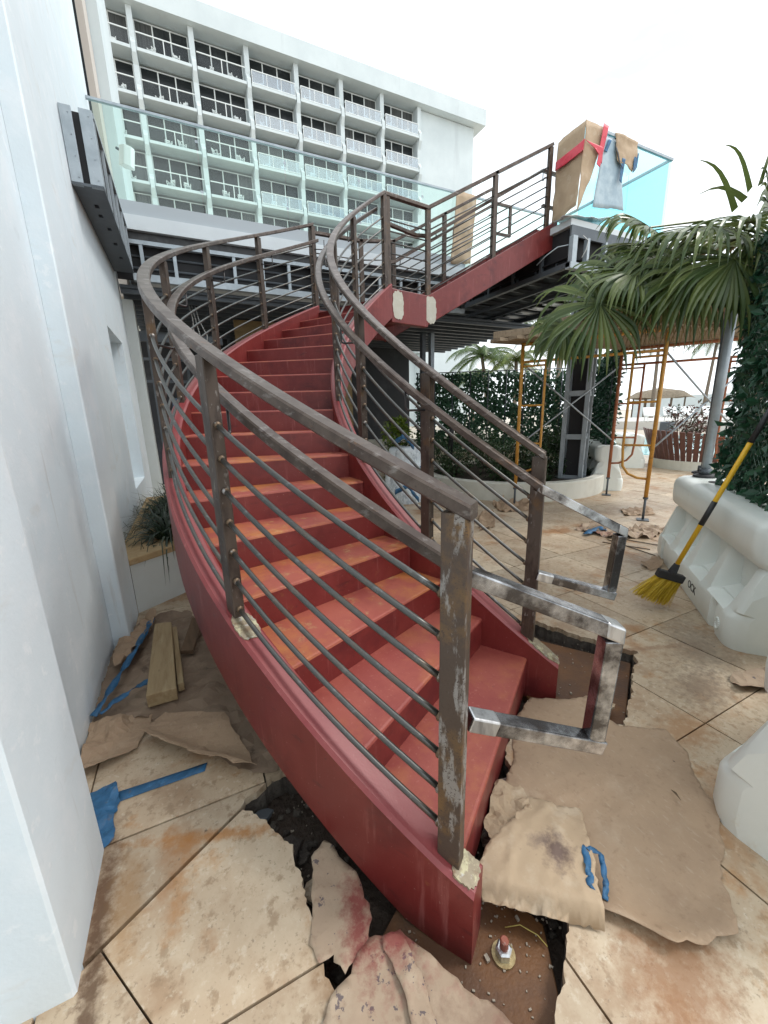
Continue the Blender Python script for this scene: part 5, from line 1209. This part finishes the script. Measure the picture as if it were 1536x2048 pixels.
WHERE = ['left end', 'front left', 'middle', 'front centre', 'centre right', 'right front', 'rear centre', 'rear left', 'rear right']
for i, (c, r_, h_, m_) in enumerate(SH):
    o = shrub(c, r_, h_, 650, 'low dark green shrub at the %s of the round planter' % WHERE[i], m_, 60 + i, .075); o['group'] = 'shrubs in the round planter'
for i, (u, v) in enumerate(((5.35, 5.0), (5.75, 5.1), (6.9, 5.2))):
    o = strap_plant((u, v, .24), 40, .25, ('left', 'middle', 'right')[i] + ' small grassy plant near the front rim of the round planter', matl=SHRUB, seed=80 + i, w=.008)
shrub((3.75, 7.35, 0), .35, 1.75, 520, 'yellow green leafy shrub behind the inner stringer', SHRUBY, 90, .11)
shrub((4.1, 7.6, 0), .5, 1.0, 700, 'dark shrub under the terrace behind the inner railing', SHRUB, 91, .09)
shrub((3.5, 6.9, 0), .32, .9, 420, 'dark leafy shrub beside the plastic wrapped pile', SHRUB, 92, .09)
shrub((11.6, 6.0, .1), .6, 1.55, 700, 'red and green leafed shrub in the slatted planter', leafmat('dark_red_leaf', (.03, .05, .02), (.13, .035, .03)), 93, .11)
shrub((8.6, 7.2, 0), .6, 1.3, 600, 'bushy green shrub beyond the back ivy fence corner', SHRUB, 94, .1)
# steel stud column in the planter
sc = thing('stud_column', 'grey galvanised steel stud column standing in the round planter', 'column', (6.35, 5.15, .2))
cc = Vector((6.38, 5.12, 0)); ang = .5
X_ = Vector((math.cos(ang), math.sin(ang), 0)); Y_ = Vector((-X_.y, X_.x, 0))
for a_, b_ in ((-1, -1), (1, -1), (1, 1), (-1, 1)):
    q = cc + X_ * .17 * a_ + Y_ * .17 * b_
    MB().box((q.x, q.y, 1.87), (.07, .07, 3.3), rz=ang).build('stud', GALV, sc, bevel=.003)
for z in (.26, 1.0, 1.75, 2.5, 3.3):
    for a_, dd, ee in ((-1, X_, Y_), (1, X_, Y_), (-1, Y_, X_), (1, Y_, X_)):
        q = cc + ee * .172 * a_
        MB().bar(q - dd * .135 + Vector((0, 0, z)), q + dd * .135 + Vector((0, 0, z)), .02, .09).build('track', GALV, sc)
MB().box((cc.x, cc.y, 1.87), (.22, .22, 3.2), rz=ang).build('cavity_shade_box', BLACK, sc)  # black core paints the shade inside the open column
slot = MB()
for i in range(5):
    for a_ in (-1, 1):
        q = cc + X_ * .17 * a_ - Y_ * .2055 + Vector((0, 0, .55 + i * .5)); slot.box(q, (.022, .004, .09), rz=ang)
tag(slot.build('punched_slots', BLACK, sc), kind='stuff')
MB().path([cc + Vector((0, 0, .20)), cc + Vector((0, 0, .25))], .30, 20).build('base_plate', GALVD, sc)
# plastic wrapped pile
pw_ = thing('wrapped_pile', 'pile wrapped in clear crumpled plastic with blue tape behind the inner railing', 'wrapped pile', (3.3, 6.0, 0))
mb = MB(); n = 26; m2 = 16
for j in range(m2 + 1):
    z = j / m2
    for i in range(n):
        t = 2 * math.pi * i / n
        r_ = (.36 - .12 * z ** 2) * (1 + .16 * mnoise.noise(Vector((math.cos(t) * 1.7, math.sin(t) * 1.7, z * 2.2))) + .16 * abs(mnoise.noise(Vector((math.cos(t) * 6, math.sin(t) * 6, z * 3)))))
        mb.v.append((3.32 + r_ * math.cos(t) * 1.05, 6.02 + r_ * math.sin(t) * .9, z * .92 + .05 * mnoise.noise(Vector((math.cos(t) * 2, math.sin(t) * 2, 3))) * z))
for j in range(m2):
    for i in range(n): k = (i + 1) % n; mb.f.append((j * n + i, j * n + k, (j + 1) * n + k, (j + 1) * n + i)); mb.mi.append(0)
mb.f.append(tuple(m2 * n + i for i in range(n))); mb.mi.append(0)
mb.build('plastic_wrap', PLASTW, pw_, smooth=True)
MB().path([(3.32, 6.02, .0), (3.32, 6.02, .7)], [.26, .16], 12).build('dark_contents', GALVD, pw_)
for i, pts in enumerate(([(2.958, 5.701, 1.034), (3.079, 5.621, 1.134), (3.221, 5.553, 0.950)], [(3.205, 5.561, 0.549), (3.343, 5.495, 0.626), (3.395, 5.470, 0.544)], [(2.936, 5.690, 0.226), (3.112, 5.583, 0.333), (3.265, 5.477, 0.101)])):
    ribbon('tape_strip', pts, .08, None, TAPEB, 20 + i, side=(0, 0, 1), par=pw_)
# ================================================================== SCAFFOLD
sca = thing('scaffold_tower', 'yellow frame scaffold tower with wooden plank platform', 'scaffold', (5.9, 3.8, 0))
LA, LC, LB = Vector((5.40, 3.16, 0)), Vector((4.50, 4.62, 0)), Vector((6.50, 4.48, 0)); LD = LB + (LA - LC)
HT = 2.42
def frame(p, q, matl):
    d = (q - p); L = d.length; d.normalize()
    for b_, s in ((p, 1), (q, -1)):
        MB().tube(b_ + Vector((0, 0, .30)), b_ + Vector((0, 0, HT)), .025, 10).build('leg', matl, sca, smooth=True)
        MB().tube(b_ + Vector((0, 0, .012)), b_ + Vector((0, 0, .36)), .016, 8).build('screw_jack', GALVD, sca, smooth=True)
        MB().path([b_ + Vector((0, 0, .29)), b_ + Vector((0, 0, .315))], .032, 10).build('jack_collar', GALVD, sca)
        MB().box(b_ + Vector((0, 0, .006)), (.14, .14, .012), rz=.6).build('base_plate', GALVD, sca)
        i_ = b_ + d * s * .33
        w = MB(); w.path([i_ + Vector((0, 0, HT - .25)), i_ + Vector((0, 0, .95)), i_ + Vector((0, 0, .72)) - d * s * .02, i_ + Vector((0, 0, .62)) - d * s * .09, i_ + Vector((0, 0, .57)) - d * s * .2, b_ + Vector((0, 0, .56))], .017, 8); w.build('inner_tube', matl, sca, smooth=True)
        for z in (1.0, 1.55, 2.1): MB().tube(b_ + Vector((0, 0, z)), i_ + Vector((0, 0, z)), .014, 8).build('rung', matl, sca, smooth=True)
    MB().tube(p + Vector((0, 0, HT - .02)), q + Vector((0, 0, HT - .02)), .025, 10).build('header', matl, sca, smooth=True)
    MB().tube(p + Vector((0, 0, HT - .26)), q + Vector((0, 0, HT - .26)), .019, 10).build('header', matl, sca, smooth=True)
frame(LC, LA, YEL); frame(LB, LD, ORG)
for a_, b_ in ((LC, LB), (LA, LD)):
    MB().tube(a_ + Vector((0, 0, 2.15)), b_ + Vector((0, 0, .95)), .012, 6).build('cross_brace', GALV, sca, smooth=True)
    MB().tube(a_ + Vector((0, 0, .95)) + Vector((.02, .02, 0)), b_ + Vector((.02, .02, 2.15)), .012, 6).build('cross_brace', GALV, sca, smooth=True)
dP = (LB - LC).normalized(); dQ = (LA - LC).normalized()
for i in range(8):
    s_ = -.12 + i * .235; q = LC + dQ * s_
    MB().bar(q - dP * .35 + Vector((0, 0, HT + .035 + .004 * (i % 2))), q + dP * 2.45 + Vector((0, 0, HT + .035 + .004 * (i % 2))), .225, .045).build('plank', PLANK, sca, bevel=.004)
for s_ in (-.2, .7, 1.6, 2.3):
    q = LC + dP * s_
    MB().bar(q - dQ * .25 + Vector((0, 0, HT + .115)), q + dQ * 1.95 + Vector((0, 0, HT + .115)), .14, .09).build('bearer', PLANK, sca, bevel=.004)
MB().box((LC + dP * 1.1 + dQ * .85 + Vector((0, 0, HT + .20)))[:], (2.9, 2.0, .06), rz=math.atan2(dP.y, dP.x)).build('platform_board', PLANK, sca, bevel=.004)
# ================================================================== FAN PALM
PALM = leafmat('palm_leaf', (.045, .085, .024), (.165, .205, .06), .34)
PALMD = leafmat('dry_palm_leaf', (.22, .15, .07), (.34, .25, .12), .6)
PTR = mat('palm_trunk', (.20, .16, .12), .85, layers=[((.12, .09, .065), (6, 6, 30), .45, .6, .8)], bump=(40, .6, .02))
palm = thing('fan_palm', 'green fan palm with drooping leaves over the right ivy screen', 'palm tree', (5.25, 2.45, 0))
CR = Vector((5.131, 2.364, 3.075))
MB().path([(CR.x + .25, CR.y - .35, 0), (CR.x + .2, CR.y - .25, 1.2), (CR.x + .08, CR.y - .1, 2.4), CR - Vector((0, 0, .15))], [.10, .085, .08, .07], 12).build('trunk', PTR, palm, smooth=True)
rp_ = random.Random(21)
def frond(hub, base, rad, nl, axis, nrm, matl, droop=.55, spread=2.6, seed=0, wid=.024):
    rnd = random.Random(seed); mb = MB(); hub, base = Vector(hub), Vector(base)
    axis = Vector(axis).normalized(); nrm = Vector(nrm); nrm = (nrm - axis * nrm.dot(axis)).normalized(); sd = axis.cross(nrm)
    mid = (hub + base) / 2 + Vector((0, 0, .10)); mb.path([base, mid, hub], [.016, .012, .009], 6)
    for i in range(nl):
        a = -spread + 2 * spread * i / (nl - 1)
        d0 = axis * math.cos(a) + sd * math.sin(a)
        l_ = rad * (1 - .18 * abs(a) / spread) * rnd.uniform(.9, 1.06); N = 9; p = hub.copy(); d = d0.copy() + nrm * rnd.uniform(-.06, .06); o = len(mb.v)
        bend = droop * rnd.uniform(.7, 1.35); kink = rnd.uniform(.45, .65)
        for j in range(N + 1):
            t = j / N
            w = wid * (.22 + 1.6 * t if t < .4 else .86 + (.14) * 1 if t < .55 else max(.03, 1.0 * (1 - (t - .55) / .45) ** .8))
            s_ = d.cross(nrm)
            if s_.length < .05: s_ = sd.copy()
            s_.normalize(); up = s_.cross(d).normalized()
            mb.v += [tuple(p - s_ * w + up * w * .35), tuple(p - up * w * .1), tuple(p + s_ * w + up * w * .35)]
            if t > kink: d = (d + Vector((0, 0, -1)) * bend * .5).normalized()
            else: d = (d + Vector((0, 0, -1)) * bend * .07).normalized()
            p = p + d * l_ / N
        for j in range(N):
            q = o + 3 * j
            for e in (0, 1): mb.f.append((q + e, q + e + 1, q + e + 4, q + e + 3)); mb.mi.append(0)
    return mb.build('frond', matl, palm, smooth=False)
HUBS = [((3.476, 2.658, 2.396), .72, (-.55, .1, -.5), (-.6, -.75, .35), 2.9), ((4.102, 2.691, 3.102), .58, (-.75, .1, .25), (-.3, -.5, .8), 1.9), ((3.866, 2.804, 2.754), .60, (-.7, .2, -.4), (-.4, -.6, .6), 2.1), ((3.972, 2.421, 2.634), .60, (-.4, .0, -.6), (-.6, -.7, .4), 2.2), ((4.368, 2.896, 3.064), .62, (-.8, .3, .1), (-.2, -.4, .9), 2.0), ((3.751, 2.527, 2.647), .60, (-.95, .3, -.05), (-.2, -.5, .8), 1.7),
        ((4.047, 2.163, 2.898), .78, (-.85, .1, .0), (-.1, -.3, .95), 2.3), ((4.231, 1.964, 2.887), .85, (-.6, -.4, .0), (-.1, -.3, .95), 2.4), ((4.111, 2.465, 2.843), .75, (-.8, .1, -.15), (-.3, -.5, .8), 2.1),
        ((3.885, 2.130, 2.558), .65, (-.4, -.1, -.7), (-.6, -.7, .4), 2.2), ((3.936, 1.883, 2.560), .70, (-.2, -.3, -.6), (-.4, -.8, .4), 2.3), ((3.372, 2.930, 2.241), .45, (-.7, .2, -.6), (-.5, -.6, .5), 2.0),
        ((4.410, 1.878, 2.796), .8, (.3, -.4, -.1), (-.1, -.3, .95), 2.3), ((4.199, 2.645, 2.660), .45, (-.3, .1, -.8), (-.6, -.7, .3), 2.0), ((5.141, 2.637, 3.218), .65, (-.3, .6, .1), (-.2, -.3, .9), 2.0),
        ((5.085, 2.220, 3.219), .5, (-.5, -.1, .6), (-.3, -.7, .5), 1.6), ((4.486, 1.952, 2.575), .5, (.0, -.1, -.9), (-.6, -.7, .2), 2.0)]
for i, (hb, rr, ax_, nm_, spr) in enumerate(HUBS):
    ax_ = Vector(ax_); 
    frond(hb, CR + Vector((rp_.uniform(-.05, .05), rp_.uniform(-.05, .05), rp_.uniform(-.1, .1))), rr, 30 + rp_.randrange(6), ax_, nm_, PALM, droop=1.0, spread=spr, seed=100 + i, wid=.021)
for i, (x, y) in enumerate(((1330, 660), (1400, 650), (1470, 640), (1250, 640), (1290, 655), (1440, 610))):
    pass
for i, hb in enumerate(((4.232, 2.740, 2.512), (4.638, 2.545, 2.479), (4.870, 2.323, 2.513), (4.243, 2.513, 2.501))):
    frond(hb, CR, .55, 22, (-.1, .0, -1), (-.6, -.7, .1), PALMD, droop=.5, spread=1.3, seed=200 + i, wid=.007)
for i, (a_, b_) in enumerate((((4.793, 2.360, 3.226), (4.231, 2.408, 3.522)), ((4.978, 2.382, 3.348), (4.301, 2.485, 3.271)), ((4.890, 2.313, 3.382), (4.627, 2.439, 3.733)), ((4.847, 2.223, 3.373), (4.816, 2.127, 3.687)))):
    mb = MB(); A_, B_ = Vector(a_), Vector(b_); o = 0
    for j in range(7):
        t = j / 6; p = A_.lerp(B_, t) + Vector((0, 0, .10 * math.sin(t * math.pi))); w = .022 * (1 - t) + .002; s_ = (B_ - A_).cross(Vector((0, 0, 1))).normalized()
        mb.v += [tuple(p - s_ * w + Vector((0, 0, w * .6))), tuple(p + s_ * w + Vector((0, 0, -w * .6)))]
    for j in range(6): mb.f.append((2 * j, 2 * j + 1, 2 * j + 3, 2 * j + 2)); mb.mi.append(0)
    mb.build('spear_leaf', PALM, palm)
# ================================================================== FAR PALMS
def coco(base, h, R_, label, seed, matl=None, nf=17):
    rnd = random.Random(seed); base = Vector(base); t = thing('coconut_palm', label, 'palm tree', tuple(base), 'palms beyond the fence')
    top = base + Vector((rnd.uniform(-.6, .6), rnd.uniform(-.6, .6), h)); MB().path([base, base.lerp(top, .5) + Vector((.2, .1, 0)), top], [.2, .15, .12], 8).build('trunk', PTR, t, smooth=True)
    mb = MB()
    for i in range(nf):
        a = 2 * math.pi * i / nf + rnd.uniform(-.15, .15); el = rnd.uniform(-.15, 1.1); p = top.copy(); hd_ = Vector((math.cos(a), math.sin(a), 0)); N = 14; L = R_ * rnd.uniform(.85, 1.1); ang = el
        for j in range(N):
            d = hd_ * math.cos(ang) + Vector((0, 0, math.sin(ang))); q = p + d * L / N
            s_ = Vector((-hd_.y, hd_.x, 0)); ll = L * .30 * math.sin(math.pi * (.12 + .85 * j / N))
            for sg in (-1, 1):
                for e in (0, .5):
                    b_ = p.lerp(q, e); tip = b_ + (s_ * sg * .8 + d * .55 + Vector((0, 0, -.55))).normalized() * ll * rnd.uniform(.8, 1.1); wv = d * .045 * R_ / 2.6
                    mb.add([b_ - wv, b_ + wv, tip], [(0, 1, 2)])
            p = q; ang -= (1.75 + .4 * rnd.random()) / N * (.6 + el * .5 if el > 0 else .6)
    tag(mb.build('crown', matl or leafmat('coconut_leaf', (.04, .085, .025), (.12, .17, .05), .45), t), kind='stuff')
    return t
coco((21.342, 25.256, 0.450), 5.2, 3.3, 'dark coconut palm beyond the back fence', 1)
coco((21.677, 22.877, 0.470), 4.6, 2.8, 'yellow green palm beyond the back fence', 2, leafmat('yellow_palm_leaf', (.09, .15, .03), (.20, .24, .06), .45))
coco((22.809, 28.989, 0.354), 4.0, 2.4, 'small palm beside the hotel end wall', 3)
coco((22.103, 20.455, 0.487), 6.6, 3.0, 'palm behind the left scaffold frame', 4)
coco((19.614, 17.213, 0.611), 5.4, 2.4, 'lower palm behind the steel column', 5)
coco((39.112, 23.391, -0.111), 8.0, 3.2, 'palm beyond the pool under the scaffold platform', 6)
coco((47.926, 23.601, -0.405), 8.4, 3.4, 'palm beyond the pool at right', 7)
# ================================================================== POOL SIDE
wtr = MB().prism([(13.2, 6.0), (27, 6.0), (27, 12.5), (13.2, 12.5)], -.003, .004).build('pool_water', mat('pool_water', (.16, .52, .56), .06, layers=[((.28, .64, .66), 1.2, .42, .62, .7)], bump=(5, .25, .03)))
tag(wtr, kind='structure')
MB_ = MB().b2(28.5, 60, 2, 26, -.1, .55); tag(MB_.build('upper_pool_deck', mat('pale_concrete', (.62, .60, .56), .7)), kind='structure')
lm = MB()       # chaise longue
lm.b2(-.33, .33, -.95, .35, .30, .37); lm.bar((0, .35, .335), (0, .95, .80), .66, .06)
for a_ in (-.3, .26):
    for b_ in (-.9, .30): lm.b2(a_, a_ + .04, b_, b_ + .04, 0, .31)
lme = lm.mesh('sun_lounger', PLWHITE)
for i in range(9):
    o = inst('sun_lounger', lme, TR((29.4 + (i % 2) * .2 + i * .35, 17.6 - i * 1.05, .55), math.atan2(-.9, .43) + .25, 1.15)); tag(o, '%s white sun lounger from the left in the row across the pool' % ('first', 'second', 'third', 'fourth', 'fifth', 'sixth', 'seventh', 'eighth', 'ninth')[i], 'sun lounger', 'sun loungers across the pool')
hut = thing('thatched_hut', 'round thatched hut roof beyond the pool loungers', 'hut', (47.860, 28.069, -0.460))
hx = Vector((47.860, 28.069, -0.460)); 
mb = MB(); n = 40
mb.v = [(hx.x, hx.y, 3.6)] + [(hx.x + 3.3 * math.cos(2 * math.pi * i / n) * (1 + .03 * math.sin(i * 5)), hx.y + 3.3 * math.sin(2 * math.pi * i / n), 2.45 + .08 * math.sin(i * 7)) for i in range(n)] + [(hx.x + 2.2 * math.cos(2 * math.pi * i / n), hx.y + 2.2 * math.sin(2 * math.pi * i / n), 3.15 + .03 * math.sin(i * 3)) for i in range(n)]
mb.f = [(0, 1 + n + i, 1 + n + (i + 1) % n) for i in range(n)] + [(1 + n + i, 1 + i, 1 + (i + 1) % n, 1 + n + (i + 1) % n) for i in range(n)]; mb.mi = [0] * len(mb.f)
mb.build('thatch_roof', mat('dry_thatch', (.26, .21, .15), .9, layers=[((.16, .125, .085), (6, 6, 14), .45, .6, .8)], bump=(20, .8, .05)), hut)
for i in range(6): MB().tube((hx.x + 2.4 * math.cos(i * 1.047), hx.y + 2.4 * math.sin(i * 1.047), 0), (hx.x + 2.4 * math.cos(i * 1.047), hx.y + 2.4 * math.sin(i * 1.047), 2.9), .08, 8).build('post', PTR, hut)
tag(MB().b2(62, 62.4, -20, 40, 0, 3.0).build('far_boundary_wall', HOTEL), 'pale boundary wall far beyond the pool', 'wall')
# slatted planter
slp = thing('slatted_planter', 'curved red brown slatted planter near the pool opening', 'planter', (11.2, 5.6, 0))
cx_, cy_ = 11.55, 5.55
for i in range(30):
    t = math.radians(130 + i * 6.4); d = Vector((math.cos(t), math.sin(t), 0)); p = Vector((cx_, cy_, 0)) + d * 1.05
    MB().bar(p + Vector((0, 0, .22)), p + d * .26 + Vector((0, 0, .98 - .008 * i)), .10, .025, up=d).build('slat', REDWOOD, slp)
mb = MB(); mb.prism([(cx_ + 1.10 * math.cos(2 * math.pi * i / 40), cy_ + 1.10 * math.sin(2 * math.pi * i / 40)) for i in range(40)], 0, .22); mb.build('base', STUCCO, slp)
tag(MB().b2(13.0, 13.3, 7.2, 7.5, 0, 1.05).build('dark_bollard', GALVD, None, bevel=.03), 'dark square bollard at the pool edge', 'bollard')
# red handled tool and dark pots behind the planter
tl = MB(); tl.path([(4.829, 6.779, 1.379), (4.815, 6.785, 1.084), (4.794, 6.795, 0.630)], .05, 8)
tag(tl.build('hose_reel', RUBBER, smooth=True), 'dark upright garden hose reel in the shrubs', 'hose reel')
